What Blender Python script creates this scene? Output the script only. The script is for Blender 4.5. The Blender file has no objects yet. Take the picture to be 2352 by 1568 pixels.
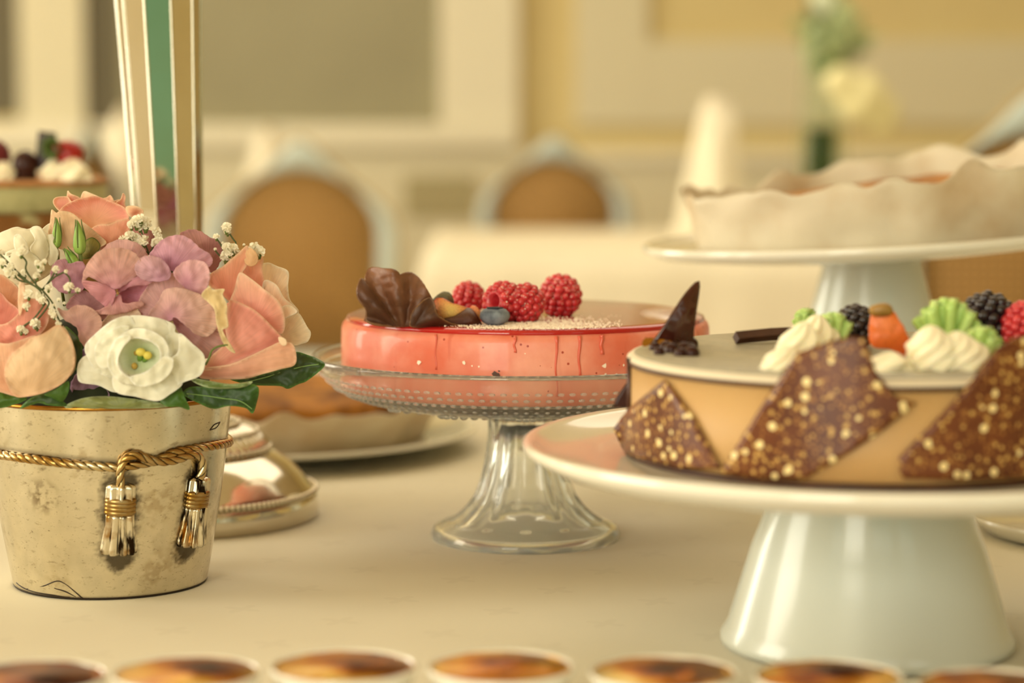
import bpy, bmesh, math, random
from mathutils import Vector, Matrix, noise, geometry
sc = bpy.context.scene
C = sc.collection
PI = math.pi
rnd = random.Random(7)

# ---------------------------------------------------------------- camera
F = 5553.0; CX, CY = 1176.0, 784.0; HZ = 235.0; CAMZ = 0.29
PITCH = math.atan((CY-HZ)/F)
cam_d = bpy.data.cameras.new('camera'); cam = bpy.data.objects.new('camera', cam_d); C.objects.link(cam)
cam.location = (0, 0, CAMZ); cam.rotation_euler = (PI/2-PITCH, 0, 0)
cam_d.sensor_width = 36; cam_d.lens = F*36/2352; cam_d.clip_start = .05; cam_d.clip_end = 200
cam_d.dof.use_dof = True; cam_d.dof.focus_distance = 1.445; cam_d.dof.aperture_fstop = 4.0
sc.camera = cam
sc.view_settings.view_transform = 'Standard'; sc.view_settings.look = 'None'
sc.view_settings.gamma = 1; sc.view_settings.exposure = -0.10; sc.view_settings.use_curve_mapping = False
sc.cycles.max_bounces = 14; sc.cycles.transmission_bounces = 12; sc.cycles.glossy_bounces = 5
sc.cycles.diffuse_bounces = 4; sc.cycles.sample_clamp_indirect = 6; sc.cycles.blur_glossy = .5

# ---------------------------------------------------------------- world (daylight over a garden)
w = bpy.data.worlds.new('daylight'); sc.world = w; w.use_nodes = True
nt = w.node_tree; N = nt.nodes; L = nt.links; N.clear()
wo = N.new('ShaderNodeOutputWorld'); bg = N.new('ShaderNodeBackground'); L.new(bg.outputs[0], wo.inputs[0])
tc = N.new('ShaderNodeTexCoord'); sx = N.new('ShaderNodeSeparateXYZ'); L.new(tc.outputs['Generated'], sx.inputs[0])
nz = N.new('ShaderNodeTexNoise'); nz.inputs['Scale'].default_value = 7; nz.inputs['Detail'].default_value = 5
L.new(tc.outputs['Generated'], nz.inputs['Vector'])
ma = N.new('ShaderNodeMath'); ma.operation = 'MULTIPLY_ADD'; L.new(nz.outputs[0], ma.inputs[0]); ma.inputs[1].default_value = .35
L.new(sx.outputs[2], ma.inputs[2])
cr = N.new('ShaderNodeValToRGB'); L.new(ma.outputs[0], cr.inputs[0]); e = cr.color_ramp.elements
e[0].position = 0.0; e[0].color = (.10, .13, .05, 1); e[1].position = .17; e[1].color = (.07, .14, .07, 1)
for p, c in ((.27, (.10, .26, .22, 1)), (.36, (.78, .82, .68, 1)), (.6, (1, .93, .76, 1)), (1, (.95, .92, .80, 1))):
    q = e.new(p); q.color = c
L.new(cr.outputs[0], bg.inputs[0]); bg.inputs[1].default_value = 3.0

def area(name, loc, rot, sx_, sy_, power, col):
    l = bpy.data.lights.new(name, 'AREA'); l.shape = 'RECTANGLE'; l.size = sx_; l.size_y = sy_; l.energy = power; l.color = col
    o = bpy.data.objects.new(name, l); C.objects.link(o); o.location = loc; o.rotation_euler = rot
    return o
# daylight entering through the glazing (behind the camera, and along the left wall), and an unseen overhead fill added to brighten the room
area('window_light', (-1.6, -2.9, .9), (PI/2, 0, PI), 1.7, 2.6, 115, (1, .925, .755)).rotation_euler = (math.radians(90), 0, 0)
area('window_light', (-4.85, 1.2, 1.0), (0, math.radians(-90), 0), 2.6, 2.2, 165, (1, .925, .755))
area('window_light', (-4.85, 5.5, 1.0), (0, math.radians(-90), 0), 2.6, 2.2, 165, (1, .925, .755))
area('ceiling_light', (.6, 4.2, 2.5), (0, 0, 0), 3.2, 3.2, 62, (1, .91, .73))

# ---------------------------------------------------------------- pixel helpers
def ray(px, py):
    u = (px-CX)/F; v = (CY-py)/F
    return Vector((u, math.cos(PITCH)+v*math.sin(PITCH), -math.sin(PITCH)+v*math.cos(PITCH)))
def P(px, py, Y):
    d = ray(px, py); return Vector((0, 0, CAMZ)) + d*(Y/d.y)
def PZ(px, py, z):
    d = ray(px, py); return Vector((0, 0, CAMZ)) + d*((z-CAMZ)/d.z)
def hit(px, py, cx, cy, rf, Y0=None):
    best = None; Y0 = Y0 or cy-.25
    for i in range(700):
        Y = Y0 + (cy-Y0)*i/699
        p = P(px, py, Y); g = math.hypot(p.x-cx, p.y-cy)-rf(p.z)
        if g <= 0: return p
        if best is None or g < best[0]: best = (g, p)
    return best[1]

# ---------------------------------------------------------------- materials
def lin(c):
    if isinstance(c, str):
        c = tuple(int(c[i:i+2], 16)/255 for i in (0, 2, 4))
    return tuple((x/12.92 if x <= .04045 else ((x+.055)/1.055)**2.4) for x in c)+(1,)
def mat(name, col='808080', rough=.5, metal=0, col2=None, scale=20, detail=4, bump=0, bscale=None, coat=0, sss=0, trans=0,
        spec=.5, lo=.35, hi=.65, stretch=None, attr=False, ior=1.45, transluc=0, uv=False, bdist=.002, rough2=None, coord='Object'):
    m = bpy.data.materials.new(name); m.use_nodes = True; t = m.node_tree; n = t.nodes; l = t.links
    b = n['Principled BSDF']; b.inputs['Roughness'].default_value = rough; b.inputs['Metallic'].default_value = metal
    b.inputs['Specular IOR Level'].default_value = spec; b.inputs['Coat Weight'].default_value = coat; b.inputs['Coat Roughness'].default_value = .05
    b.inputs['Transmission Weight'].default_value = trans; b.inputs['IOR'].default_value = ior
    if sss:
        b.inputs['Subsurface Weight'].default_value = sss; b.inputs['Subsurface Radius'].default_value = (.012, .006, .003); b.inputs['Subsurface Scale'].default_value = .5
    tcn = n.new('ShaderNodeTexCoord'); vec = tcn.outputs['UV' if uv else coord]
    if stretch:
        mp = n.new('ShaderNodeMapping'); mp.inputs['Scale'].default_value = stretch; l.new(vec, mp.inputs[0]); vec = mp.outputs[0]
    csock = None
    if attr:
        a = n.new('ShaderNodeAttribute'); a.attribute_name = 'Col'; csock = a.outputs['Color']
    if col2 or bump or attr:
        ns = n.new('ShaderNodeTexNoise'); ns.inputs['Scale'].default_value = scale; ns.inputs['Detail'].default_value = detail; l.new(vec, ns.inputs[0])
    if col2 and not attr:
        r = n.new('ShaderNodeValToRGB'); r.color_ramp.elements[0].position = lo; r.color_ramp.elements[1].position = hi
        r.color_ramp.elements[0].color = lin(col); r.color_ramp.elements[1].color = lin(col2); l.new(ns.outputs[0], r.inputs[0]); csock = r.outputs[0]
    if attr:
        mr = n.new('ShaderNodeMapRange'); mr.inputs[1].default_value = .3; mr.inputs[2].default_value = .7; mr.inputs[3].default_value = lo; mr.inputs[4].default_value = hi
        l.new(ns.outputs[0], mr.inputs[0])
        mm = n.new('ShaderNodeVectorMath'); mm.operation = 'SCALE'; l.new(csock, mm.inputs[0]); l.new(mr.outputs[0], mm.inputs['Scale']); csock = mm.outputs[0]
    if csock: l.new(csock, b.inputs['Base Color'])
    else: b.inputs['Base Color'].default_value = lin(col)
    if rough2 is not None:
        mr2 = n.new('ShaderNodeMapRange'); mr2.inputs[3].default_value = rough; mr2.inputs[4].default_value = rough2; l.new(ns.outputs[0], mr2.inputs[0]); l.new(mr2.outputs[0], b.inputs['Roughness'])
    if bump:
        bn = n.new('ShaderNodeTexNoise'); bn.inputs['Scale'].default_value = bscale or scale; bn.inputs['Detail'].default_value = 4; l.new(vec, bn.inputs[0])
        bp = n.new('ShaderNodeBump'); bp.inputs['Strength'].default_value = bump; bp.inputs['Distance'].default_value = bdist
        l.new(bn.outputs[0], bp.inputs['Height']); l.new(bp.outputs[0], b.inputs['Normal'])
    if transluc:
        tr = n.new('ShaderNodeBsdfTranslucent'); mx = n.new('ShaderNodeMixShader'); mx.inputs[0].default_value = transluc
        if csock: l.new(csock, tr.inputs[0])
        else: tr.inputs[0].default_value = lin(col)
        l.new(b.outputs[0], mx.inputs[1]); l.new(tr.outputs[0], mx.inputs[2]); l.new(mx.outputs[0], n['Material Output'].inputs[0])
    return m

M = {}
M['wall_yellow'] = mat('yellow wall paint', 'D3BF88', .8, col2='D8C690', scale=3)
M['panel_beige'] = mat('beige panelling', 'D8CFB0', .7)
M['panel_white'] = mat('cream woodwork', 'E4DCC2', .6)
M['dark_panel'] = mat('olive grey glass', '8F8766', .35, col2='9C9472', scale=1.5, spec=.4)
M['dark_side'] = mat('dark brown panel', '5E553A', .5)
M['floor'] = mat('oak floor', 'A88A58', .5, col2='957645', scale=4, stretch=(1, 8, 1))
M['ceiling'] = mat('ceiling paint', 'E8DDBE', .9)
M['cloth'] = None
M['porcelain'] = mat('white porcelain', 'E9E4D4', .12, coat=.6, spec=.5)
M['porcelain_cool'] = mat('cool white glazed porcelain', 'C2C5BA', .24, coat=.25)  # white porcelain with the plate's cool shade put into its colour
M['silver'] = mat('polished silver', 'DDD8CC', .12, 1, col2='CFC6B2', scale=14, bump=.05, bscale=30)
M['glass'] = mat('pressed clear glass', 'FEFFFC', .03, trans=1, ior=1.42)
M['glass_plain'] = mat('vase glass', 'F4FAF0', .02, trans=1, ior=1.12)
M['brass'] = mat('worn brass', 'B07F35', .25, 1, col2='8A5F22', scale=60)
M['dark_patina'] = mat('dark tarnish', '33271A', .5, .6)  # dark tone for the pot's bottom edge and crease lines
M['leaf'] = mat('ivy leaf', attr=True, rough=.42, scale=3, lo=.8, hi=1.2, uv=True, bump=.12, bscale=18, transluc=.12, stretch=(1, 6, 1))
M['petal'] = mat('flower petal', attr=True, rough=.6, scale=3.0, lo=.93, hi=1.06, uv=True, transluc=.35, stretch=(1, 10, 1), spec=.2, bump=.05, bscale=3.2)
M['hyd'] = mat('hydrangea petal', attr=True, rough=.65, scale=2.4, detail=6, lo=.86, hi=1.10, uv=True, transluc=.35, stretch=(.7, 14, 1), spec=.15, bump=.12, bscale=4)
M['petal_white'] = mat('white petal', attr=True, rough=.5, scale=2, lo=.97, hi=1.03, uv=True, transluc=.3, stretch=(1, 5, 1), spec=.25)
M['choc'] = mat('dark chocolate', '3E2114', .38, col2='54301D', scale=60, bump=.25, bscale=160, bdist=.0008)
M['choc_gloss'] = mat('glossy dark chocolate', '34160D', .32, spec=.3)
M['cream'] = mat('whipped cream', 'F4EACB', .5, sss=.25)
M['green_cream'] = mat('pistachio cream', 'A9C767', .5, col2='BCD684', scale=40, sss=.2)
M['raspberry'] = mat('raspberry', 'B5202A', .3, col2='CC3A3E', scale=200, sss=.35, coat=.25)
M['blackberry'] = mat('blackberry', '180F12', .22, col2='2A161C', scale=200, coat=.4)
M['blueberry'] = mat('blueberry bloom', '3A4252', .6, col2='8E98A0', scale=90, detail=5)
M['strawberry'] = mat('strawberry', 'D2501E', .3, col2='E2742F', scale=60, coat=.3, sss=.2)
M['sugar'] = mat('icing sugar', 'F7E6D2', .8)
M['stem'] = mat('green stem', '5E6B2E', .6)
M['bud'] = mat('green bud', '5F8A30', .45, col2='9AB85A', scale=3, stretch=(60, 60, 4))
M['gyp'] = mat('gypsophila bloom', 'F7F1DC', .6, transluc=.25)
M['paper'] = mat('baking parchment', 'E6DCC4', .6, col2='D2BC98', scale=18, transluc=.3, bump=.7, bscale=20, bdist=.006, lo=.45, hi=.75)
M['bake'] = mat('baked tart filling', 'B0762E', .6, spec=.2, col2='5A300C', scale=26, detail=6, bump=.5, bscale=40, bdist=.004, lo=.42, hi=.68)
M['foam'] = mat('dark moss', '1E2412', .9, col2='2E351A', scale=60)

# ---------------------------------------------------------------- mesh helpers
LOC = {}
def prop(o, label=None, cat=None, group=None, kind=None):
    if label: o['label'] = label
    if cat: o['category'] = cat
    if group: o['group'] = group
    if kind: o['kind'] = kind
    return o
def thing(name, loc, label, cat, group=None):
    o = bpy.data.objects.new(name, None); C.objects.link(o); o.location = loc; o.empty_display_size = .02
    LOC[o] = Vector(loc); return prop(o, label, cat, group)
def mesh(name, vf, m, parent=None, smooth=True, origin=None, cols=None, uvs=None, solid=0, label=None):
    verts, faces = vf
    verts = [Vector(v) for v in verts]
    if origin is None:
        if parent is not None: origin = LOC[parent]
        else:
            mn = [min(v[i] for v in verts) for i in range(3)]; mx = [max(v[i] for v in verts) for i in range(3)]
            origin = Vector(((mn[0]+mx[0])/2, (mn[1]+mx[1])/2, mn[2]))
    origin = Vector(origin)
    me = bpy.data.meshes.new(name); me.from_pydata([v-origin for v in verts], [], faces); me.validate()
    if smooth:
        me.polygons.foreach_set('use_smooth', [True]*len(me.polygons))
    if cols is not None:
        ca = me.color_attributes.new('Col', 'FLOAT_COLOR', 'POINT')
        for i, c in enumerate(cols): ca.data[i].color = (*c[:3], 1)
    if uvs is not None:
        ul = me.uv_layers.new(name='UVMap')
        for lp in me.loops: ul.data[lp.index].uv = uvs[lp.vertex_index]
    me.materials.append(m)
    o = bpy.data.objects.new(name, me); C.objects.link(o)
    if parent is not None: o.parent = parent; o.location = origin-LOC[parent]
    else: o.location = origin
    LOC[o] = origin
    if solid:
        s = o.modifiers.new('thickness', 'SOLIDIFY'); s.thickness = solid; s.offset = 0
    if label: o['label'] = label
    return o
def join(*vfs):
    V, Fc = [], []
    for v, f in vfs:
        k = len(V); V += list(v); Fc += [tuple(i+k for i in q) for q in f]
    return V, Fc
def moved(vf, mtx):
    return [mtx @ Vector(v) for v in vf[0]], vf[1]
def lathe(prof, n=64, c=(0, 0, 0), rf=None, close=False, sx_=1, sy_=1):
    V, Fc = [], []
    c = Vector(c)
    for j, (r, z) in enumerate(prof):
        for i in range(n):
            a = 2*PI*i/n; rr = r*(rf(a, j, z) if rf else 1)
            V.append(c+Vector((rr*math.cos(a)*sx_, rr*math.sin(a)*sy_, z)))
    m = len(prof)
    for j in range(m-1 if not close else m):
        for i in range(n):
            a = j*n+i; b = j*n+(i+1) % n; d = ((j+1) % m)*n+i; e_ = ((j+1) % m)*n+(i+1) % n
            Fc.append((a, b, e_, d))
    if not close:
        if prof[0][0] > 1e-6: Fc.append(tuple(range(n-1, -1, -1)))
        if prof[-1][0] > 1e-6: Fc.append(tuple(range((m-1)*n, m*n)))
    return V, Fc
def spline(pts, n=8, closed=False):
    pts = [Vector(p) for p in pts]; out = []; k = len(pts)
    rng = k if closed else k-1
    for i in range(rng):
        if closed: p0, p1, p2, p3 = pts[(i-1) % k], pts[i], pts[(i+1) % k], pts[(i+2) % k]
        else: p0, p1, p2, p3 = pts[max(i-1, 0)], pts[i], pts[i+1], pts[min(i+2, k-1)]
        for j in range(n):
            t = j/n
            out.append(.5*((2*p1)+(p2-p0)*t+(2*p0-5*p1+4*p2-p3)*t*t+(3*p1-p0-3*p2+p3)*t**3))
    if not closed: out.append(pts[-1])
    return out
def tube(path, r, n=8, rf=None, closed=False, cap=True):
    path = [Vector(p) for p in path]; V, Fc = [], []; k = len(path); up = Vector((0, 0, 1)); prev = None; s = 0
    for i, p in enumerate(path):
        if closed: t = (path[(i+1) % k]-path[i-1]).normalized()
        else: t = (path[min(i+1, k-1)]-path[max(i-1, 0)]).normalized()
        if prev is None:
            prev = t.cross(up)
            if prev.length < .1: prev = t.cross(Vector((1, 0, 0)))
        prev = (prev-t*prev.dot(t)).normalized(); bn = t.cross(prev)
        if i: s += (p-path[i-1]).length
        rr = r[i] if isinstance(r, (list, tuple)) else r
        for j in range(n):
            a = 2*PI*j/n; q = rr*(rf(a, s) if rf else 1)
            V.append(p+prev*math.cos(a)*q+bn*math.sin(a)*q)
    for i in range(k if closed else k-1):
        for j in range(n):
            a = i*n+j; b = i*n+(j+1) % n; c = ((i+1) % k)*n+j; d = ((i+1) % k)*n+(j+1) % n
            Fc.append((a, b, d, c))
    if cap and not closed: Fc.append(tuple(range(n-1, -1, -1))); Fc.append(tuple(range((k-1)*n, k*n)))
    return V, Fc
def box(x0, x1, y0, y1, z0, z1):
    V = [(x, y, z) for x in (x0, x1) for y in (y0, y1) for z in (z0, z1)]
    return V, [(0, 1, 3, 2), (4, 6, 7, 5), (0, 4, 5, 1), (2, 3, 7, 6), (0, 2, 6, 4), (1, 5, 7, 3)]
def ball(c, rx, ry=None, rz=None, nu=16, nv=10):
    ry = ry or rx; rz = rz or rx; c = Vector(c); V = [c+Vector((0, 0, rz))]; Fc = []
    for j in range(1, nv):
        th = PI*j/nv
        for i in range(nu):
            a = 2*PI*i/nu; V.append(c+Vector((rx*math.sin(th)*math.cos(a), ry*math.sin(th)*math.sin(a), rz*math.cos(th))))
    V.append(c-Vector((0, 0, rz)))
    for i in range(nu):
        Fc.append((0, 1+i, 1+(i+1) % nu)); k = 1+(nv-2)*nu
        Fc.append((len(V)-1, k+(i+1) % nu, k+i))
    for j in range(nv-2):
        for i in range(nu):
            a = 1+j*nu+i; b = 1+j*nu+(i+1) % nu; Fc.append((a, a+nu, b+nu, b))
    return V, Fc
def mixc(a, b, t): t = max(0, min(1, t)); return tuple(a[i]*(1-t)+b[i]*t for i in range(3))

# crop frames used to note outlines: (x0, y0, scale)
C1 = (0, 280, 2.306); C4 = (0, 480, 3.2675); C5 = (380, 480, 3.2675); C8 = (0, 270, 5.406); C6 = (800, 590, 4.055); FULL = (0, 0, 1)
def cv(pts, fr): return [(fr[0]+p[0]/fr[2], fr[1]+p[1]/fr[2]) for p in pts]

def sheet2d(out, step):
    """fill a smooth closed outline with well spread points and triangles"""
    pts = [Vector(p) for p in out]; n = len(pts)
    x0 = min(p.x for p in pts); x1 = max(p.x for p in pts); y0 = min(p.y for p in pts); y1 = max(p.y for p in pts)
    inner = []
    def dist(q):
        best = 1e9
        for i in range(n):
            a = pts[i]; b = pts[(i+1) % n]; ab = b-a; l2 = ab.length_squared
            t = 0 if l2 == 0 else max(0, min(1, (q-a).dot(ab)/l2)); d = (q-a-ab*t).length
            if d < best: best = d
        return best
    def inside(q):
        c = False; j = n-1
        for i in range(n):
            a, b = pts[i], pts[j]
            if (a.y > q.y) != (b.y > q.y) and q.x < (b.x-a.x)*(q.y-a.y)/(b.y-a.y)+a.x: c = not c
            j = i
        return c
    ds = []
    y = y0; row = 0
    while y <= y1:
        x = x0+(step/2 if row % 2 else 0)
        while x <= x1:
            q = Vector((x, y))
            if inside(q):
                d = dist(q)
                if d > step*.45: inner.append(q); ds.append(d)
            x += step
        y += step*.866; row += 1
    r = geometry.delaunay_2d_cdt(pts+inner, [(i, (i+1) % n) for i in range(n)], [], 1, 1e-5)
    V2, F2 = r[0], r[2]
    D = [dist(q) for q in V2]
    return V2, [tuple(f) for f in F2], D

def petal(name, pts, fr, Y, parent, m, c_in, c_out, base=None, bulge=.006, gx=0, gy=0, ruffle=.0006, fold=None, edge=None,
          solid=.00035, step=None, sm=6, curl=0, jag=0, rfq=.02, proj=None, label=None, gp=1.0):
    """one petal or leaf: outline noted from the photo, set at depth Y with its own cupping, tilt, folds and thickness.
    gx, gy: depth change in metres per 100 px; bulge>0 swells to the viewer's side; fold=(x,y,count,amp)"""
    o = cv(pts, fr)
    o = [tuple(p) for p in spline([(x, y, 0) for x, y in o], sm, True)]
    if jag: o = [(p[0]+jag*math.sin(i*2.1), p[1]+jag*math.cos(i*1.7)) for i, p in enumerate(o)]
    o = [(p[0], p[1]) for p in o]
    xs = [p[0] for p in o]; ys = [p[1] for p in o]; cx = sum(xs)/len(xs); cy = sum(ys)/len(ys)
    size = max(max(xs)-min(xs), max(ys)-min(ys)); hw = (max(xs)-min(xs))/2*1.12; hh = (max(ys)-min(ys))/2*1.12; step = step or min(5.5, max(3.2, size/22))
    V2, F2, D = sheet2d(o, step); dm = max(D) or 1
    b = cv([base], fr)[0] if base else (cx, max(ys))
    rmax = max(math.hypot(p.x-b[0], p.y-b[1]) for p in V2)
    ph = rnd.random()*50
    V, cols, uvs = [], [], []
    ci, co = lin(c_in), lin(c_out); ce = lin(edge) if edge else None
    if m.name in ('flower petal', 'hydrangea petal'):
        k_ = .26 if m.name[0] == 'h' else .06; cr_ = (.88, .58, .52) if m.name[0] == 'h' else (.93, .68, .50)
        def tone(c):
            c = (min(.93, c[0]**.74), min(.9, c[1]**.76*1.02), min(.9, c[2]**.76*1.06)); return mixc(c, cr_, k_)
        ci, co = tone(ci), tone(co); ce = tone(ce) if ce else None
        bulge *= .72; ruffle = ruffle+.0006; curl = curl or .0016
    if m.name == 'ivy leaf':
        ci = (ci[0]*.9, ci[1]*.72, ci[2]*.45); co = (co[0]*.9, co[1]*.72, co[2]*.45)
    if m.name == 'white petal': bulge *= .75; curl = curl or .0014
    fb = cv([(fold[0], fold[1])], fr)[0] if fold else None
    for p, d in zip(V2, D):
        t = min(1, d/dm); r0 = min(1.0, math.hypot((p.x-cx)/hw, (p.y-cy)/hh)); off = -bulge*(.25*(1-(1-t)**2)+.85*(1-r0*r0))
        rr = math.hypot(p.x-b[0], p.y-b[1])/rmax; an = math.atan2(p.y-b[1], p.x-b[0])
        off += (p.x-cx)/100*gx+(p.y-cy)/100*gy
        off += ruffle*(1-t)*3*noise.noise(Vector((p.x*rfq, p.y*rfq, ph)))+ruffle*noise.noise(Vector((p.x*rfq*3, p.y*rfq*3, ph+9)))
        off += -curl*max(0, 1-d/9)**2
        if fold:
            a2 = math.atan2(p.y-fb[1], p.x-fb[0]); r2 = math.hypot(p.x-fb[0], p.y-fb[1])/max(1, size)
            off += fold[3]*math.cos(a2*fold[2])*min(1, r2*1.6)
        V.append(proj(p.x, p.y, off) if proj else P(p.x, p.y, Y+off))
        c = mixc(ci, co, rr**gp)
        if ce: c = mixc(ce, c, (d/(9 if m.name == 'flower petal' else 3.5))**.6)
        cols.append(c); uvs.append((rr, an*.7+ph))
    return mesh(name, (V, F2), m, parent, cols=cols, uvs=uvs, solid=solid, label=label)

def scatter(m, f):
    t = m.node_tree; n = t.nodes; d = n.new('ShaderNodeBsdfTranslucent'); d2 = n.new('ShaderNodeBsdfDiffuse'); a = n.new('ShaderNodeMixShader'); b = n.new('ShaderNodeMixShader')
    d.inputs[0].default_value = (.95, .95, .9, 1); d2.inputs[0].default_value = (.95, .95, .9, 1); b.inputs[0].default_value = f
    t.links.new(d.outputs[0], a.inputs[1]); t.links.new(d2.outputs[0], a.inputs[2]); t.links.new(n['Principled BSDF'].outputs[0], b.inputs[1]); t.links.new(a.outputs[0], b.inputs[2]); t.links.new(b.outputs[0], n['Material Output'].inputs[0]); return m
scatter(M['glass'], .055)
M['bead_glass'] = scatter(mat('beaded glass', 'FEFFFC', .05, trans=1, ior=1.42), .22)
# ================================================================ THE ROOM
def struct(name, vf, m): return prop(mesh(name, vf, m, smooth=False), kind='structure')
FZ = -.75; CZ = 2.6; WX = 5.0; WY = 8.4; RY = -3.0
struct('floor', box(-WX, WX, RY, WY, FZ-.1, FZ), M['floor'])
struct('ceiling', box(-WX, WX, RY, WY, CZ, CZ+.1), M['ceiling'])
struct('wall_back', box(-WX, WX, WY, WY+.15, FZ, CZ), M['wall_yellow'])
struct('wall_right', box(WX, WX+.15, RY, WY, FZ, CZ), M['wall_yellow'])
def wx(px): return (px-1176)/F*WY
def wz(py): return CAMZ-(py-HZ)/F*WY
# walls with window openings: left side (x = -WX) and behind the camera (y = RY)
def opened(axis, pos, a0, a1, holes):
    parts = []; last = a0
    def b(u0, u1, z0, z1):
        if axis == 'x': parts.append(box(pos-.15, pos, u0, u1, z0, z1))
        else: parts.append(box(u0, u1, pos-.15, pos, z0, z1))
    for h0, h1, z0, z1 in holes:
        b(last, h0, FZ, CZ); b(h0, h1, FZ, z0); b(h0, h1, z1, CZ); last = h1
    b(last, a1, FZ, CZ); return join(*parts)
hl = [(.1, 2.3, -.35, 2.3), (4.4, 6.6, -.35, 2.3)]
hb = [(-4.3, -2.9, -.55, 2.3), (-2.45, -.75, -.55, 2.3), (-.2, 1.5, -.55, 2.3), (2.1, 3.8, -.55, 2.3)]
struct('wall_left', opened('x', -WX, RY, WY, hl), M['panel_white'])
struct('wall_front', opened('y', RY, -WX, WX, hb), M['panel_white'])
wi = 1
for axis, pos, hs in (('x', -WX, hl), ('y', RY, hb)):
    for h0, h1, z0, z1 in hs:
        bars = []
        for u in (h0, (h0+h1)/2-.03, h1-.06):
            bars.append(box(pos-.1, pos-.04, u, u+.06, z0, z1) if axis == 'x' else box(u, u+.06, pos-.1, pos-.04, z0, z1))
        for z in (z0, z0+(z1-z0)*.36, z0+(z1-z0)*.68, z1-.06):
            bars.append(box(pos-.1, pos-.04, h0, h1, z, z+.05) if axis == 'x' else box(h0, h1, pos-.1, pos-.04, z, z+.05))
        struct('window_%d' % wi, join(*bars), M['panel_white']); wi += 1
# back wall joinery
y1 = WY
def wall_panel(n, x0, x1_, ya, yb, t, m, idx): return struct('trim_%d' % idx, box(wx(x0), wx(x1_), y1-t, y1, wz(yb), wz(ya)), m)
wall_panel('', 470-190, 1012, -420, 283, .012, M['dark_panel'], 1)
wall_panel('', 1012, 1190, -500, 330, .06, M['panel_white'], 2)
wall_panel('', -300, 1190, 283, 335, .09, M['panel_white'], 3)
wall_panel('', 58, 205, -500, 283, .05, M['panel_beige'], 4)
wall_panel('', -500, 58, -500, 268, .012, M['dark_side'], 5)
wall_panel('', 205, 282, -500, 283, .02, M['dark_side'], 6)
wall_panel('', -500, 1190, 335, 1000, .03, M['panel_beige'], 7)
wall_panel('', 1320, 1485, -500, 285, .03, M['panel_beige'], 8)
wall_panel('', 1485, 2900, 95, 285, .028, M['panel_beige'], 9)
wall_panel('', 1190, 2900, 345, 372, .06, M['panel_white'], 10)
wall_panel('', 1190, 2900, 372, 700, .03, M['panel_beige'], 11)
wall_panel('', 930, 1095, 400, 500, .04, mat('grey recess', 'A89C74', .7), 12)
struct('baseboard_back', box(-WX, WX, WY-.05, WY, FZ, FZ+.15), M['panel_white'])

# ================================================================ TABLECLOTHS
def cloth_mat(name, c1, c2):
    m = mat(name, c1, .75, col2=c2, scale=2.5, bump=.25, bscale=5, bdist=.006)
    t = m.node_tree; n = t.nodes; l = t.links; b = n['Principled BSDF']
    tcn = n.new('ShaderNodeTexCoord'); mp = n.new('ShaderNodeMapping'); mp.inputs['Scale'].default_value = (15, 15, 15); mp.inputs['Rotation'].default_value = (0, 0, .5)
    l.new(tcn.outputs['Object'], mp.inputs[0])
    fr = n.new('ShaderNodeVectorMath'); fr.operation = 'FRACTION'; l.new(mp.outputs[0], fr.inputs[0])
    sb = n.new('ShaderNodeVectorMath'); sb.operation = 'SUBTRACT'; sb.inputs[1].default_value = (.5, .5, 0); l.new(fr.outputs[0], sb.inputs[0])
    sp = n.new('ShaderNodeSeparateXYZ'); l.new(sb.outputs[0], sp.inputs[0])
    ab = n.new('ShaderNodeMath'); ab.operation = 'ARCTAN2'; l.new(sp.outputs[1], ab.inputs[0]); l.new(sp.outputs[0], ab.inputs[1])
    cs = n.new('ShaderNodeMath'); cs.operation = 'MULTIPLY'; cs.inputs[1].default_value = 4; l.new(ab.outputs[0], cs.inputs[0])
    co = n.new('ShaderNodeMath'); co.operation = 'COSINE'; l.new(cs.outputs[0], co.inputs[0])
    x2 = n.new('ShaderNodeMath'); x2.operation = 'MULTIPLY'; l.new(sp.outputs[0], x2.inputs[0]); l.new(sp.outputs[0], x2.inputs[1])
    r2 = n.new('ShaderNodeMath'); r2.operation = 'MULTIPLY_ADD'; l.new(sp.outputs[1], r2.inputs[0]); l.new(sp.outputs[1], r2.inputs[1]); l.new(x2.outputs[0], r2.inputs[2])
    ln = n.new('ShaderNodeMath'); ln.operation = 'SQRT'; l.new(r2.outputs[0], ln.inputs[0])
    md = n.new('ShaderNodeMath'); md.operation = 'MULTIPLY_ADD'; md.inputs[1].default_value = .06; md.inputs[2].default_value = .12; l.new(co.outputs[0], md.inputs[0])
    lt = n.new('ShaderNodeMath'); lt.operation = 'LESS_THAN'; l.new(ln.outputs[0], lt.inputs[0]); l.new(md.outputs[0], lt.inputs[1])
    mx = n.new('ShaderNodeMix'); mx.data_type = 'RGBA'; mx.blend_type = 'MULTIPLY'
    fac = n.new('ShaderNodeMath'); fac.operation = 'MULTIPLY'; fac.inputs[1].default_value = .05; l.new(lt.outputs[0], fac.inputs[0]); l.new(fac.outputs[0], mx.inputs[0])
    src = b.inputs['Base Color'].links[0].from_socket; l.new(src, mx.inputs[6]); mx.inputs[7].default_value = (.2, .15, .08, 1); l.new(mx.outputs[2], b.inputs['Base Color'])
    return m
M['cloth'] = cloth_mat('ivory damask cloth', 'D2CBB6', 'D9D2BE')
M['cloth_far'] = mat('cream cloth', 'E4DAC0', .8)
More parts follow.
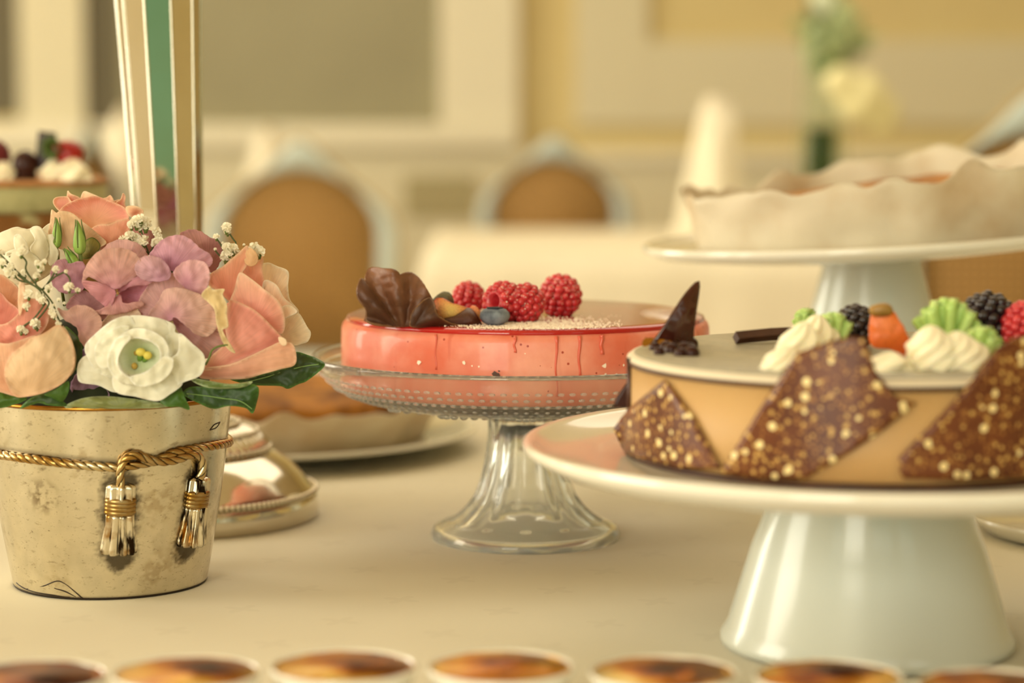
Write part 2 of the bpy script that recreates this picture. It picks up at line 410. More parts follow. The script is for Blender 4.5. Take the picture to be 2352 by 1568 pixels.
def cloth(name, x0, x1_, y0, y1_, ztop, zbot, m, label, group=None, seed=0):
    V, Fc = [], []; nx = 90; ny = 70
    hang = 14
    xs = [x0]*hang+[x0+(x1_-x0)*i/nx for i in range(nx+1)]+[x1_]*hang
    ys = [y0]*hang+[y0+(y1_-y0)*i/ny for i in range(ny+1)]+[y1_]*hang
    for j, y in enumerate(ys):
        for i, x in enumerate(xs):
            dx = max(0, hang-i, i-(len(xs)-1-hang))/hang; dy = max(0, hang-j, j-(len(ys)-1-hang))/hang
            d = max(dx, dy); z = ztop-(ztop-zbot)*d
            fl = .03*d*math.sin((x+y)*22+seed)+.02*d*math.sin((x-y)*41+seed)
            ox = (-1 if i < hang else 1 if i > len(xs)-1-hang else 0); oy = (-1 if j < hang else 1 if j > len(ys)-1-hang else 0)
            X = x+ox*(fl+.05*min(1, d*3)); Yy = y+oy*(fl+.05*min(1, d*3))
            if d == 0: z += .0006*noise.noise(Vector((x*5, y*5, seed)))
            V.append((X, Yy, z))
    w_ = len(xs)
    for j in range(len(ys)-1):
        for i in range(w_-1):
            a = j*w_+i; Fc.append((a, a+1, a+w_+1, a+w_))
    return prop(mesh(name, (V, Fc), m), label, 'tablecloth', group)
cloth('tablecloth', -1.5, 1.6, .6, 2.75, 0, FZ, M['cloth'], 'ivory damask tablecloth under the cakes and the flower pot')
cloth('tablecloth', -.17, 2.6, 4.6, 5.55, 0, FZ, M['cloth_far'], 'blurred cream tablecloth on the far table behind the pink cake', seed=3)
cloth('tablecloth', -2.6, -1.05, 6.3, 7.2, -.0, FZ, M['cloth_far'], 'blurred cream tablecloth on the far left table near the wall', seed=5)

# ================================================================ CHAIRS
M['chair_paint'] = mat('grey green painted wood', 'BAC4BE', .5, col2='B2BCB4', scale=12)
M['chair_gilt'] = mat('brown gilt edge', 'A98F5C', .5)
def cane_mat():
    m = mat('woven cane', 'B07E3E', .7, spec=.2); t = m.node_tree; n = t.nodes; l = t.links; b = n['Principled BSDF']
    tcn = n.new('ShaderNodeTexCoord'); sp = n.new('ShaderNodeSeparateXYZ'); l.new(tcn.outputs['Object'], sp.inputs[0]); outs = []
    for k in (0, 2):
        a = n.new('ShaderNodeMath'); a.operation = 'MULTIPLY'; a.inputs[1].default_value = 2*PI/.0125; l.new(sp.outputs[k], a.inputs[0])
        s = n.new('ShaderNodeMath'); s.operation = 'COSINE'; l.new(a.outputs[0], s.inputs[0]); outs.append(s)
    mn = n.new('ShaderNodeMath'); mn.operation = 'MINIMUM'; l.new(outs[0].outputs[0], mn.inputs[0]); l.new(outs[1].outputs[0], mn.inputs[1])
    g = n.new('ShaderNodeMath'); g.operation = 'GREATER_THAN'; g.inputs[1].default_value = .05; l.new(mn.outputs[0], g.inputs[0])
    mx = n.new('ShaderNodeMix'); mx.data_type = 'RGBA'; mx.inputs[6].default_value = lin('A8824C'); mx.inputs[7].default_value = lin('4E3414'); l.new(g.outputs[0], mx.inputs[0]); l.new(mx.outputs[2], b.inputs['Base Color'])
    return m
M['cane'] = cane_mat()
def chair(loc, rz, label, s=1.0):
    t = thing('cane_back_chair', loc, label, 'chair', 'cane back chairs around the room'); t.rotation_euler[2] = rz; t.scale = (s, s, s)
    LOC[t] = Vector((0, 0, 0))
    half = [(0, 1.015), (.03, 1.0), (.085, .945), (.15, .895), (.195, .855), (.215, .80), (.213, .72), (.20, .6), (.185, .5)]
    inh = [(0, .945), (.05, .938), (.10, .915), (.142, .875), (.168, .82), (.168, .72), (.158, .6), (.145, .54)]
    def full(h, bot): 
        pts = h + bot + [(-x, z) for x, z in reversed(h[1:])]
        return pts
    def ring(h_out, h_in, y0, y1_):
        o = spline([(x, 0, z) for x, z in full(h_out, [(0, .49)])], 6, True); i_ = spline([(x, 0, z) for x, z in full(h_in, [(0, .54)])], 6, True)
        # resample inner to the same count by angle about centre
        cz = .74
        def samp(pl, a):
            d = Vector((math.sin(a), 0, math.cos(a))); best = None
            for k in range(len(pl)):
                p, q = pl[k], pl[(k+1) % len(pl)]
                px_, pz = p.x, p.z-cz; qx, qz = q.x-p.x, q.z-p.z
                den = d.x*qz-d.z*qx
                if abs(den) < 1e-9: continue
                tt = (px_*qz-pz*qx)/den; u = (px_*d.z-pz*d.x)/den
                if tt > 0 and -1e-6 <= u <= 1.000001: best = tt if best is None else max(best, tt)
            return best or .2
        V, Fc = [], []; n = 96
        for k in range(n):
            a = 2*PI*k/n; ro = samp(o, a); ri = samp(i_, a)
            for r_, y_ in ((ro, (y0+y1_)/2), (ro-.008, y0), (ri+.008, y0), (ri, (y0+y1_)/2), (ri, y1_), (ro, y1_)):
                V.append((math.sin(a)*r_, y_, cz+math.cos(a)*r_))
        for k in range(n):
            for j in range(6):
                a = k*6+j; b = k*6+(j+1) % 6; c_ = ((k+1) % n)*6+j; d = ((k+1) % n)*6+(j+1) % 6; Fc.append((a, c_, d, b))
        # cane
        Vc = [(0, 0, cz)]+[(math.sin(2*PI*k/n)*(samp(i_, 2*PI*k/n)+.004), 0, cz+math.cos(2*PI*k/n)*(samp(i_, 2*PI*k/n)+.004)) for k in range(n)]
        Fcn = [(0, 1+k, 1+(k+1) % n) for k in range(n)]
        edge_path = [(math.sin(2*PI*k/n)*samp(o, 2*PI*k/n), (y0+y1_)/2, cz+math.cos(2*PI*k/n)*samp(o, 2*PI*k/n)) for k in range(n)]
        return (V, Fc), (Vc, Fcn), edge_path
    fr, cn, ep = ring(half, inh, -.016, .016)
    bf = mesh('back_frame', fr, M['chair_paint'], t)
    mesh('frame_moulding', tube(ep, .006, 6, closed=True), M['chair_gilt'], bf, origin=(0, 0, 0))
    mesh('cane_panel', cn, M['cane'], t, solid=.003)
    mesh('seat', lathe([(.0, .42), (.20, .42), (.212, .435), (.212, .46), (.195, .485), (0, .49)], 32, (0, -.22 if rz < 9 else 0, 0)), M['cane'], t)
    for sx_ in (-1, 1):
        for yy in (-.4, -.02):
            mesh('leg', tube([(sx_*.18, yy, .44), (sx_*.185, yy, .2), (sx_*.19, yy, 0)], [.024, .02, .013], 10), M['chair_paint'], t)
        mesh('back_post', tube([(sx_*.17, -.01, .42), (sx_*.175, 0, .52)], .018, 8), M['chair_paint'], t)
    return t
chair(((690-CX)/F*5.1, 5.1, FZ), 0, 'grey-green chair with rounded cane back behind the flowers and pink cake', .95)
chair(((1272-CX)/F*6.35, 6.35, FZ), .02, 'distant blurred cane back chair at the far table behind the raspberries', .94)
chair((.80, 3.65, FZ), -.10, 'cane back chair at the right edge behind the parchment-wrapped tart', 1.05)
chair((-1.03, 5.9, FZ), 1.35, 'blurred chair turned sideways left of the silver stem', .97)

# ================================================================ FAR TABLE SETTINGS
def napkin(loc, h, r, label):
    V, Fc = [], []; n = 40; m = 12
    for j in range(m+1):
        t_ = j/m
        for i in range(n):
            a = 2*PI*i/n; rr = r*(1-.55*t_)*(1+.12*math.cos(a*5+t_*2)); V.append(Vector(loc)+Vector((rr*math.cos(a)+.02*t_, rr*math.sin(a), h*t_*(1+.12*math.sin(a)*t_))))
    for j in range(m):
        for i in range(n):
            a = j*n+i; b = j*n+(i+1) % n; Fc.append((a, b, b+n, a+n))
    Fc.append(tuple(range(m*n, m*n+n)))
    return prop(mesh('folded_napkin', (V, Fc), M['cloth_far'], solid=.002), label, 'napkin', 'folded napkins on the far tables')
napkin(((1625-CX)/F*5.0, 5.0, 0), .272, .075, 'tall cream napkin folded into a cone beside the green vase')
napkin(((600-CX)/F*6.6, 6.6, 0), .20, .06, 'blurred folded napkin on the far left table, left one')
napkin((-.30*0+(-1.12), 6.9, 0), .25, .06, 'blurred folded napkin on the far left table, right one')
vx = (1885-CX)/F*5.1
vt = thing('glass_vase', (vx, 5.1, 0), 'tall glass vase with dark green stems and pale flowers on the far table', 'vase')
mesh('vase_body', lathe([(.0, .0), (.045, .0), (.05, .02), (.05, .2), (.042, .3), (.034, .45), (.036, .7), (.033, .7), (.031, .45), (.038, .3), (.046, .2), (.046, .02), (0, .015)], 32, (vx, 5.1, 0)), M['glass_plain'], vt)
sv = []
for k in range(26):
    a = k*2.4; r_ = .034*math.sqrt((k+.5)/26); sv.append(tube([(vx+r_*math.cos(a), 5.1+r_*math.sin(a), .02), (vx+r_*math.cos(a+.5)*.8, 5.1+r_*math.sin(a+.5)*.8, .235)], .007, 6))
mesh('stems', join(*sv), mat('dark green stems', '3C4A20', .6), vt)
def leafy(c, r, n, seed, s=.03):
    q = random.Random(seed); out = []
    for _ in range(n):
        d = Vector((q.gauss(0, 1), q.gauss(0, 1), q.gauss(0, 1))).normalized()*r*q.random()**.4
        p = Vector(c)+d; u = Vector((q.gauss(0, 1), q.gauss(0, 1), q.gauss(0, 1))).normalized(); v = u.cross(d.normalized() if d.length > 0 else Vector((0, 0, 1))).normalized()
        out.append(([p-u*s, p+v*s*.5, p+u*s, p-v*s*.5], [(0, 1, 2, 3)]))
    return join(*out)
mesh('foliage', leafy((vx+.02, 5.1, .43), .075, 90, 2), mat('pale green foliage', '9DAA78', .6), vt)
mesh('flower_head', join(ball((vx+.075, 5.05, .30), .055), ball((vx+.03, 5.03, .33), .035), ball((vx+.12, 5.07, .27), .04)), mat('cream bloom', 'DCD3A0', .7), vt)
mesh('crystal_bead', join(*[ball((vx+.004*(-1)**k, 5.1, .5+.055*k), .03, nu=10, nv=6) for k in range(5)]), mat('crystal', 'F6F2E2', .08, coat=1), vt, smooth=False)  # added white balls, coloured bright to stand for glints in the vase

# ================================================================ CAKE STANDS
def porcelain_stand(name, loc, h, rt, rb, rp, label, tilt=0, group=None, dish=.006):
    t = thing(name, loc, label, 'cake stand', group); c = Vector(loc)
    leg = lathe([(rb-.006, .0), (rb, .002), (rb, .006), (rb-(rb-rt)*.12, h*.12), (rb-(rb-rt)*.55, h*.55), (rt+.001, h-.012), (rt+.004, h-.004), (rt+.006, h)], 96, c)
    mesh('pedestal', leg, M['porcelain_cool'], t, label='cool white tapering pedestal')
    R = Matrix.Translation(c+Vector((0, 0, h))) @ Matrix.Rotation(tilt, 4, 'Y')
    pl = lathe([(0, -.001), (rt+.004, -.002), (rp*.7, -.004), (rp*.94, .001), (rp, dish+.002), (rp+.0012, dish+.006), (rp-.002, dish+.0075), (rp-.006, dish+.005), (rp*.93, .006), (rp*.8, .004), (0, .0035)], 128)
    mesh('plate', moved(pl, R), M['porcelain'], t)
    return t
NS = Vector(((2005-CX)/F*1.278, 1.278, 0))
porcelain_stand('cake_stand', NS, .098, .049, .0785, .1845, 'white porcelain cake stand holding the chocolate and gold speckled cake', group=None)
FS = Vector(((2005-CX)/F*1.885, 1.885, 0))
porcelain_stand('cake_stand', FS, .178, .037, .077, .178, 'taller white stand carrying the parchment-wrapped tart at upper right', tilt=-math.radians(3.4), dish=.004)
GS = Vector((-.455, 2.04, 0))
porcelain_stand('cake_stand', GS, .165, .032, .048, .125, 'white stand under the green and brown layered cake behind the flowers')
# foot dish at the right edge
dp = Vector((.412, 1.616, 0))
prop(mesh('low_dish', lathe([(0, 0), (.085, 0), (.092, .002), (.1, .010), (.102, .013), (.099, .013), (.088, .006), (0, .005)], 96, dp), M['porcelain'], origin=dp), 'low white dish cut by the right edge beside the large pedestal', 'dish')

# ---------------------------------------------------------------- glass stand
G = Vector(((1207-CX)/F*1.60, 1.60, 0))
def flute(a, j, z): return 1+.05*math.cos(12*a) if .012 < z < .088 else 1
gt = thing('glass_cake_stand', G, 'pressed glass pedestal stand with beaded rim carrying the pink cake', 'cake stand')
foot_o = [(.0625, .0), (.0635, .003), (.0615, .0075), (.0555, .0105), (.0495, .0125), (.0430, .0165), (.0370, .0225), (.0325, .029), (.0288, .039), (.0264, .050), (.0247, .062), (.0237, .073), (.0238, .081), (.029, .0880)]
foot_i = [(0, .078), (.013, .076), (.0182, .066), (.0205, .052), (.0240, .039), (.0285, .027), (.0360, .0165), (.046, .0085), (.054, .004), (.0585, .0)]
fp = []
for (a, b) in zip(foot_o[:-1], foot_o[1:]):
    for k in range(3): fp.append((a[0]+(b[0]-a[0])*k/3, a[1]+(b[1]-a[1])*k/3))
fp.append(foot_o[-1])
mesh('pedestal', lathe(foot_i+fp+[(0, .0880)], 144, G, rf=flute), scatter(mat('fluted glass', 'FCFEFA', .06, trans=1, ior=1.42), .10), gt, label='fluted clear glass pedestal flaring to a round foot')
R_ = .1415
bowl = [(0, .0880), (.03, .0880), (.06, .0888), (.085, .0905), (.105, .0938), (.120, .0990), (.130, .1065), (.1375, .1150), (R_, .1212), (R_+.0006, .1228), (R_-.0010, .1245), (R_-.0040, .1235), (.1345, .1150), (.1275, .1065), (.1235, .1028), (.10, .1018), (.06, .1014), (0, .1014)]
pl = mesh('plate', lathe(bowl, 160, G), M['glass'], gt)
bd = []
for r_, z_, k in ((.1352, .1122, 120), (.1312, .1078, 120), (.1262, .1033, 120), (.1195, .0993, 116), (.112, .0966, 110)):
    for i in range(k):
        a = 2*PI*i/k; bd.append(ball((G.x+r_*math.cos(a), G.y+r_*math.sin(a), z_), (.0021 if z_ > .1 else .0017), (.0021 if z_ > .1 else .0017), .0011, 8, 5))
for i in range(12):
    a0 = 2*PI*i/12
    for q in range(9):
        tt = q/8; a = a0+(tt-.5)*.36; r_ = .078+.022*math.sin(PI*tt); bd.append(ball((G.x+r_*math.cos(a), G.y+r_*math.sin(a), .0888+.0045*((r_-.06)/.045)-.0004), .0026, .0026, .0016, 8, 5))
mesh('beading', join(*bd), M['bead_glass'], pl, origin=G)

# ================================================================ PINK CAKE
def cake_side():
    m = mat('coral mousse', 'DB6E54', .42, col2='EDA088', scale=26, detail=6, coat=.2, sss=.15, bump=.3, bscale=90, bdist=.001, lo=.38, hi=.66)
    t = m.node_tree; n = t.nodes; l = t.links; b = n['Principled BSDF']
    tcn = n.new('ShaderNodeTexCoord'); mp = n.new('ShaderNodeMapping'); mp.inputs['Scale'].default_value = (1, 1, .08); l.new(tcn.outputs['Object'], mp.inputs[0])
    ns = n.new('ShaderNodeTexNoise'); ns.inputs['Scale'].default_value = 75; ns.inputs['Detail'].default_value = 2; l.new(mp.outputs[0], ns.inputs[0])
    r = n.new('ShaderNodeValToRGB'); r.color_ramp.elements[0].position = .64; r.color_ramp.elements[0].color = (0, 0, 0, 1); r.color_ramp.elements[1].position = .75; r.color_ramp.elements[1].color = (.7, .7, .7, 1); l.new(ns.outputs[0], r.inputs[0])
    mx = n.new('ShaderNodeMix'); mx.data_type = 'RGBA'; l.new(r.outputs[0], mx.inputs[0]); src = b.inputs['Base Color'].links[0].from_socket; l.new(src, mx.inputs[6]); mx.inputs[7].default_value = lin('C04A34'); l.new(mx.outputs[2], b.inputs['Base Color'])
    # small specks
    v = n.new('ShaderNodeTexVoronoi'); v.inputs['Scale'].default_value = 120; l.new(tcn.outputs['Object'], v.inputs[0])
    lt = n.new('ShaderNodeMath'); lt.operation = 'LESS_THAN'; lt.inputs[1].default_value = .09; l.new(v.outputs['Distance'], lt.inputs[0])
    mx2 = n.new('ShaderNodeMix'); mx2.data_type = 'RGBA'; l.new(lt.outputs[0], mx2.inputs[0]); l.new(mx.outputs[2], mx2.inputs[6]); mx2.inputs[7].default_value = lin('A83C28'); l.new(mx2.outputs[2], b.inputs['Base Color'])
    return m
M['coral'] = cake_side()
M['glaze'] = mat('red mirror glaze', 'B8221E', .06, col2='A81A18', scale=9, coat=.5, spec=.5)
M['glaze'].node_tree.nodes['Principled BSDF'].inputs['Coat IOR'].default_value = 1.4
PR = .1222; PZT = .1480; PZB = .1030
pk = thing('pink_mousse_cake', (G.x, G.y, PZB), 'round coral pink mousse cake with red mirror glaze on the glass stand', 'cake')
def wob(a, j, z): return 1+.004*noise.noise(Vector((math.cos(a)*3, math.sin(a)*3, z*40)))
mesh('mousse', lathe([(0, PZB), (PR-.001, PZB), (PR, PZB+.002), (PR, PZB+.012), (PR, PZB+.03), (PR-.0003, PZT-.006), (PR-.0012, PZT-.003), (PR-.0032, PZT-.0008), (PR-.0065, PZT), (0, PZT)], 160, (G.x, G.y, 0), rf=wob), M['coral'], pk)
def gl(a, j, z): return 1+.006*noise.noise(Vector((math.cos(a)*4, math.sin(a)*4, 3)))
mesh('glaze', lathe([(PR-.0042, PZT-.0012), (PR-.0034, PZT+.0002), (PR-.0042, PZT+.0018), (PR-.0075, PZT+.0028), (PR-.012, PZT+.003), (0, PZT+.003)], 160, (G.x, G.y, 0), rf=lambda a, j, z: 1+.0035*noise.noise(Vector((math.cos(a)*14, math.sin(a)*14, 3)))+(.0012 if j < 2 else 0)), M['glaze'], pk, label='shiny red glaze layer')
GZ = PZT+.003
# drips of glaze running down the side
dr = []
for ang, ln_, w_ in ((-1.18, .012, .0014), (-1.42, .036, .0010), (-1.30, .026, .0012), (-1.63, .010, .0010), (-2.05, .022, .0008)):
    pts = [(G.x+(PR-.0004)*math.cos(ang+.004*math.sin(k*1.1)), G.y+(PR-.0004)*math.sin(ang+.004*math.sin(k*1.1)), PZT-.001-ln_*k/8) for k in range(9)]
    dr.append(tube(pts, [w_*(1.4 if k in (0, 8) else 1)*.8 for k in range(9)], 8))
GD = mat('running glaze', 'D65F48', .25, coat=.4)
for d_ in dr: mesh('glaze_drip', d_, GD, pk)
# flakes and sugar
def flake(c, n_, s, q):
    u = n_.orthogonal().normalized(); v = n_.cross(u); a = q.random()*6; k = q.randint(4, 6)
    return [c+n_*s*.15+(u*math.cos(a+2*PI*i/k)+v*math.sin(a+2*PI*i/k))*s*(.6+.6*q.random()) for i in range(k)], [tuple(range(k))]
q = random.Random(4); fl = []
for _ in range(30000):
    px_ = q.uniform(1000, 1430); py_ = q.gauss(754, 11)
    if q.random() > math.exp(-((px_-1230)/120)**2)*1.0: continue
    p = PZ(px_, min(768, max(700, py_)), GZ+.0002)
    if math.hypot(p.x-G.x, p.y-G.y) > PR-.005 or q.random() > .62: continue
    s = .00042*(1+1.4*q.random()**3)
    fl.append(flake(p, Vector((q.gauss(0, .5), q.gauss(-.5, .5), 1)).normalized(), s, q))
mesh('icing_sugar', join(*fl), M['sugar'], pk, smooth=False)['kind'] = 'stuff'
fl = []
for px_, py_, s in ((963, 832, .0016), (1066, 833, .0012), (1084, 840, .0007), (1388, 840, .0018), (1378, 870, .0014), (1391, 859, .0008), (1416, 860, .001), (1100, 842, .0006), (1432, 838, .001), (1206, 812, .0005)):
    p = hit(px_, py_, G.x, G.y, lambda z: PR+.0003); n_ = Vector((p.x-G.x, p.y-G.y, 0)).normalized()
    fl.append(flake(p, n_, s, q))
for f_ in fl: mesh('almond_flake', f_, M['sugar'], pk, smooth=False)
fl = []
for px_, py_, s in ((1136, 858, .0022), (1144, 862, .0017), (1140, 866, .0016), (1133, 866, .0011), (1146, 852, .0007)):
    p = hit(px_, py_, G.x, G.y, lambda z: PR+.0004); n_ = Vector((p.x-G.x, p.y-G.y, 0)).normalized(); fl.append(flake(p, n_, s, q))
for f_ in fl: mesh('dark_crumb', f_, M['choc'], pk, smooth=False)

# chocolate fan standing on the pink cake (three overlapping ruffled lobes)
fan = thing('chocolate_fan', PZ(925, 745, GZ), 'ruffled dark chocolate fan standing on the left of the pink cake', 'chocolate decoration')
fd = PZ(925, 745, GZ).y
fp_ = [(320, 640), (175, 600), (150, 590), (165, 530), (165, 480), (130, 440), (85, 370), (78, 300), (100, 230), (110, 205), (150, 225), (160, 255), (155, 180), (185, 120), (240, 95), (340, 105), (420, 120), (460, 145), (475, 165), (510, 150), (550, 143), (610, 160), (665, 200), (710, 260), (750, 340), (790, 410), (820, 490), (830, 530), (880, 570), (940, 610), (1070, 620), (1090, 640), (1010, 660), (800, 655), (560, 650)]
petal('chocolate_ruffle', fp_, C6, fd, fan, mat('brown chocolate', attr=True, rough=.36, scale=4, lo=.8, hi=1.2, uv=True, stretch=(1, 3, 1), bump=.3, bscale=30, bdist=.0008, spec=.5), '553422', '7E5238', base=(520, 660), bulge=.007, fold=(520, 700, 9, .0055), solid=.0018, step=3, gy=-.002, ruffle=.0012, edge='7A5030', jag=.3)
petal('side_ruffle', [(580, 640), (585, 560), (610, 500), (660, 440), (700, 400), (760, 380), (800, 440), (825, 530), (880, 575), (960, 615), (1090, 640), (900, 658), (700, 655)], C6, fd-.010, fan, bpy.data.materials['brown chocolate'], '3E2315', '5C3825', base=(620, 640), bulge=.006, fold=(600, 650, 7, .003), solid=.0015, step=3, edge='86603C', gx=.003)
petal('back_ruffle', [(110, 205), (150, 225), (210, 300), (300, 420), (400, 560), (470, 640), (300, 640), (170, 600), (165, 490), (90, 380), (80, 290)], C6, fd-.006, fan, bpy.data.materials['brown chocolate'], '442718', '5E3A26', base=(470, 640), bulge=.004, fold=(520, 680, 9, .003), solid=.0015, step=3, edge='86603C', gx=.004)

# berries
def drupe_berry(name, c, rx, rz, m, axis, label, group, cat, seed=0, hollow=False, rs=.0028, parent=None):
    q = random.Random(seed); R = Vector((0, 0, 1)).rotation_difference(Vector(axis)).to_matrix().to_4x4(); parts = []
    body = lathe([(0, -rz*.92), (rx*.5, -rz*.85), (rx*.85, -rz*.4), (rx*.9, 0), (rx*.8, rz*.45), (rx*.55, rz*.8)]+([(rx*.42, rz*.86), (rx*.36, rz*.5), (rx*.25, -rz*.1), (0, -rz*.3)] if hollow else [(0, rz*.92)]), 24)
    parts.append(body); rows = 8
    for j in range(rows):
        th = PI*(.06+(.80 if hollow else .9)*(1-(j+.5)/rows)) if not hollow else PI*(1-.02-.80*(j+.3)/rows)
        rr = rx*math.sin(th)*.93; zz = rz*math.cos(th)*.93; k = max(1, int(2*PI*rr/(rs*1.75)))
        for i in range(k):
            a = 2*PI*(i+.5*(j % 2)+.15*q.random())/k; s = rs*(.95+.2*q.random())
            parts.append(ball((rr*math.cos(a), rr*math.sin(a), zz), s, s, s, 10, 6))
    vf = join(*parts); vf = moved(vf, Matrix.Translation(c) @ R)
    if parent: return mesh(name, vf, m, parent)
    return prop(mesh(name, vf, m), label, cat, group)
def on_top(px_, py_, r_): p = PZ(px_, py_, GZ); return Vector((p.x, p.y, GZ+r_))
k1 = 1.18/F
Rb = 'raspberries on the pink cake'
c = on_top(1076, 722, .0105); r1 = drupe_berry('raspberry', c, .0095, .010, M['raspberry'], (.3, -.2, 1), 'smaller raspberry at the back between the chocolate fan and the hollow raspberry', Rb, 'raspberry', 1)
c = on_top(1158, 738, .0122); r2 = drupe_berry('raspberry', c, .0122, .0125, M['raspberry'], (-.62, -.75, .12), 'large raspberry lying with its hollow end showing behind the blueberry', Rb, 'raspberry', 2, True)
c = on_top(1205, 738, .0112); r2b = drupe_berry('raspberry', c, .0112, .0125, M['raspberry'], (.4, .5, .5), 'sugar-dusted raspberry leaning right against the hollow raspberry', Rb, 'raspberry', 3)
c = on_top(1287, 724, .0128); r3 = drupe_berry('raspberry', c, .0125, .0132, M['raspberry'], (.05, -.1, 1), 'upright sugar-dusted raspberry standing alone on the red glaze', Rb, 'raspberry', 4)
# sugar on the berries
q = random.Random(11)
for ob, n_ in ((r1, 240), (r2, 500), (r2b, 500), (r3, 800)):
    me = ob.data; fl = []; vs = [(v.co.copy(), v.normal.copy()) for v in me.vertices if v.normal.z > .15 or v.normal.z > -.2 and noise.noise(v.co*150) > .15]
    vs = [v for v in vs if v[1].z > .55 or noise.noise(v[0]*120) > -.05]
    for _ in range(n_):
        p, nn = q.choice(vs); fl.append(flake(LOC[ob]+p+nn*.0001, (nn+Vector((q.gauss(0, .3), q.gauss(0, .3), q.gauss(0, .3)))).normalized(), .0003+.0003*q.random()**2, q))
    mesh('icing_sugar', join(*fl), M['sugar'], ob, smooth=False)['kind'] = 'stuff'
# blueberry
c = on_top(1136, 747, .0058); bt = thing('blueberry', c-Vector((0, 0, .0058)), 'frosted blueberry in front of the hollow raspberry', 'blueberry')
mesh('berry', lathe([(0, -.0058), (.004, -.0056), (.0078, -.0036), (.0095, -.0006), (.0092, .0022), (.0070, .0044), (.0048, .0050), (.0035, .0045), (0, .0038)], 32, c, rf=lambda a, j, z: 1+.02*math.cos(5*a)), M['blueberry'], bt)
mesh('crown', lathe([(.0045, .0048), (.0052, .0056), (.0044, .0054), (.003, .0042)], 30, c, rf=lambda a, j, z: 1+.14*math.cos(5*a)), mat('blueberry crown', '20242C', .6), bt)
# fig wedge
fg = thing('fig_wedge', PZ(1050, 742, GZ), 'cut fig wedge with orange and cream flesh beside the chocolate fan', 'fig')
fy = PZ(1050, 742, GZ).y
FM = mat('fig flesh', attr=True, rough=.25, scale=12, lo=.75, hi=1.2, uv=True, bump=.4, bscale=40, bdist=.001, spec=.6)
petal('flesh', [(800, 430), (850, 388), (960, 440), (1030, 455), (1130, 500), (1080, 545), (1000, 580), (900, 590), (830, 550)], C6, fy-.004, fg, FM, 'DDBB66', 'DE6A3C', base=(960, 500), bulge=.004, solid=.004, step=3, edge='B8442C')
petal('skin', [(890, 590), (1000, 565), (1080, 520), (1130, 500), (1200, 585), (1215, 635), (1060, 650), (930, 625)], C6, fy-.006, fg, FM, '4A2414', '5A3018', base=(1060, 600), bulge=.007, solid=.004, step=3)
petal('flesh', [(1130, 490), (1170, 465), (1215, 510), (1225, 590), (1190, 570)], C6, fy-.003, fg, FM, 'D9A85C', 'DE7A50', bulge=.002, solid=.003, step=3)
petal('skin', [(785, 415), (850, 360), (920, 340), (965, 425), (880, 410), (800, 440)], C6, fy+.008, fg, FM, '5A5238', '6E6544', bulge=.003, solid=.004, step=3)

# ================================================================ CHOCOLATE AND GOLD CAKE (right front)
K = Vector(((1993-CX)/F*1.294, 1.294, 0)); KR = .1275; KB = .1032; KT = .1555
kc = thing('layered_mousse_cake', (K.x, K.y, KB), 'round caramel cake wrapped in gold-speckled chocolate triangles at right front', 'cake')
M['caramel'] = mat('caramel sponge', 'B8905A', .5, col2='C49E68', scale=8, sss=.1)
M['grey_top'] = mat('pale velvet glaze', '8F866C', .4, col2='A0967A', scale=120, coat=.1, bump=.15, bscale=200, bdist=.0006)
mesh('sponge', lathe([(0, KB), (KR-.002, KB), (KR, KB+.003), (KR, KT-.006), (0, KT-.006)], 128, (K.x, K.y, 0)), M['caramel'], kc)
mesh('cream_edge', lathe([(0, KT-.0036), (KR+.0005, KT-.0034), (KR+.0008, KT-.0018), (KR-.0015, KT), (KR-.005, KT+.0003), (0, KT)], 128, (K.x, K.y, 0)), mat('pale cream band', 'D8CAB0', .5), kc)
mesh('top_glaze', lathe([(0, KT+.0001), (KR-.003, KT+.0003), (KR-.0045, KT+.001), (0, KT+.001)], 128, (K.x, K.y, 0)), M['grey_top'], kc, label='greyish glossy top glaze')
mesh('base_board', lathe([(0, KB-.0012), (KR+.0015, KB-.0012), (KR+.0015, KB+.0012), (KR-.001, KB+.0012)], 128, (K.x, K.y, 0)), M['choc'], kc, label='thin dark chocolate base')
mesh('dark_band', tube([(K.x+(KR+.0004)*math.cos(a*PI/64), K.y+(KR+.0004)*math.sin(a*PI/64), KT-.0042) for a in range(128)], .0011, 6, closed=True), M['choc'], kc)
def speck_mat():
    m = mat('gold speckled chocolate', '55290E', .35, col2='6A3716', scale=30); t = m.node_tree; n = t.nodes; l = t.links; b = n['Principled BSDF']
    tcn = n.new('ShaderNodeTexCoord'); base = b.inputs['Base Color'].links[0].from_socket
    for sc_, th, colr, keep in ((380, .34, '9C6C34', .3), (260, .32, 'C9A058', .45), (150, .30, 'F6DFA0', .66)):  # gold specks, enlarged and brightened so their sparkle is in the colour
        v = n.new('ShaderNodeTexVoronoi'); v.inputs['Scale'].default_value = sc_; l.new(tcn.outputs['Object'], v.inputs[0])
        lt = n.new('ShaderNodeMath'); lt.operation = 'LESS_THAN'; lt.inputs[1].default_value = th; l.new(v.outputs['Distance'], lt.inputs[0])
        sp = n.new('ShaderNodeSeparateColor'); l.new(v.outputs['Color'], sp.inputs[0])
        g = n.new('ShaderNodeMath'); g.operation = 'GREATER_THAN'; g.inputs[1].default_value = keep; l.new(sp.outputs[0], g.inputs[0])
        mu = n.new('ShaderNodeMath'); mu.operation = 'MULTIPLY'; l.new(lt.outputs[0], mu.inputs[0]); l.new(g.outputs[0], mu.inputs[1])
        mx = n.new('ShaderNodeMix'); mx.data_type = 'RGBA'; l.new(mu.outputs[0], mx.inputs[0]); l.new(base, mx.inputs[6]); mx.inputs[7].default_value = lin(colr); base = mx.outputs[2]
    l.new(base, b.inputs['Base Color']); return m
M['speck'] = speck_mat()
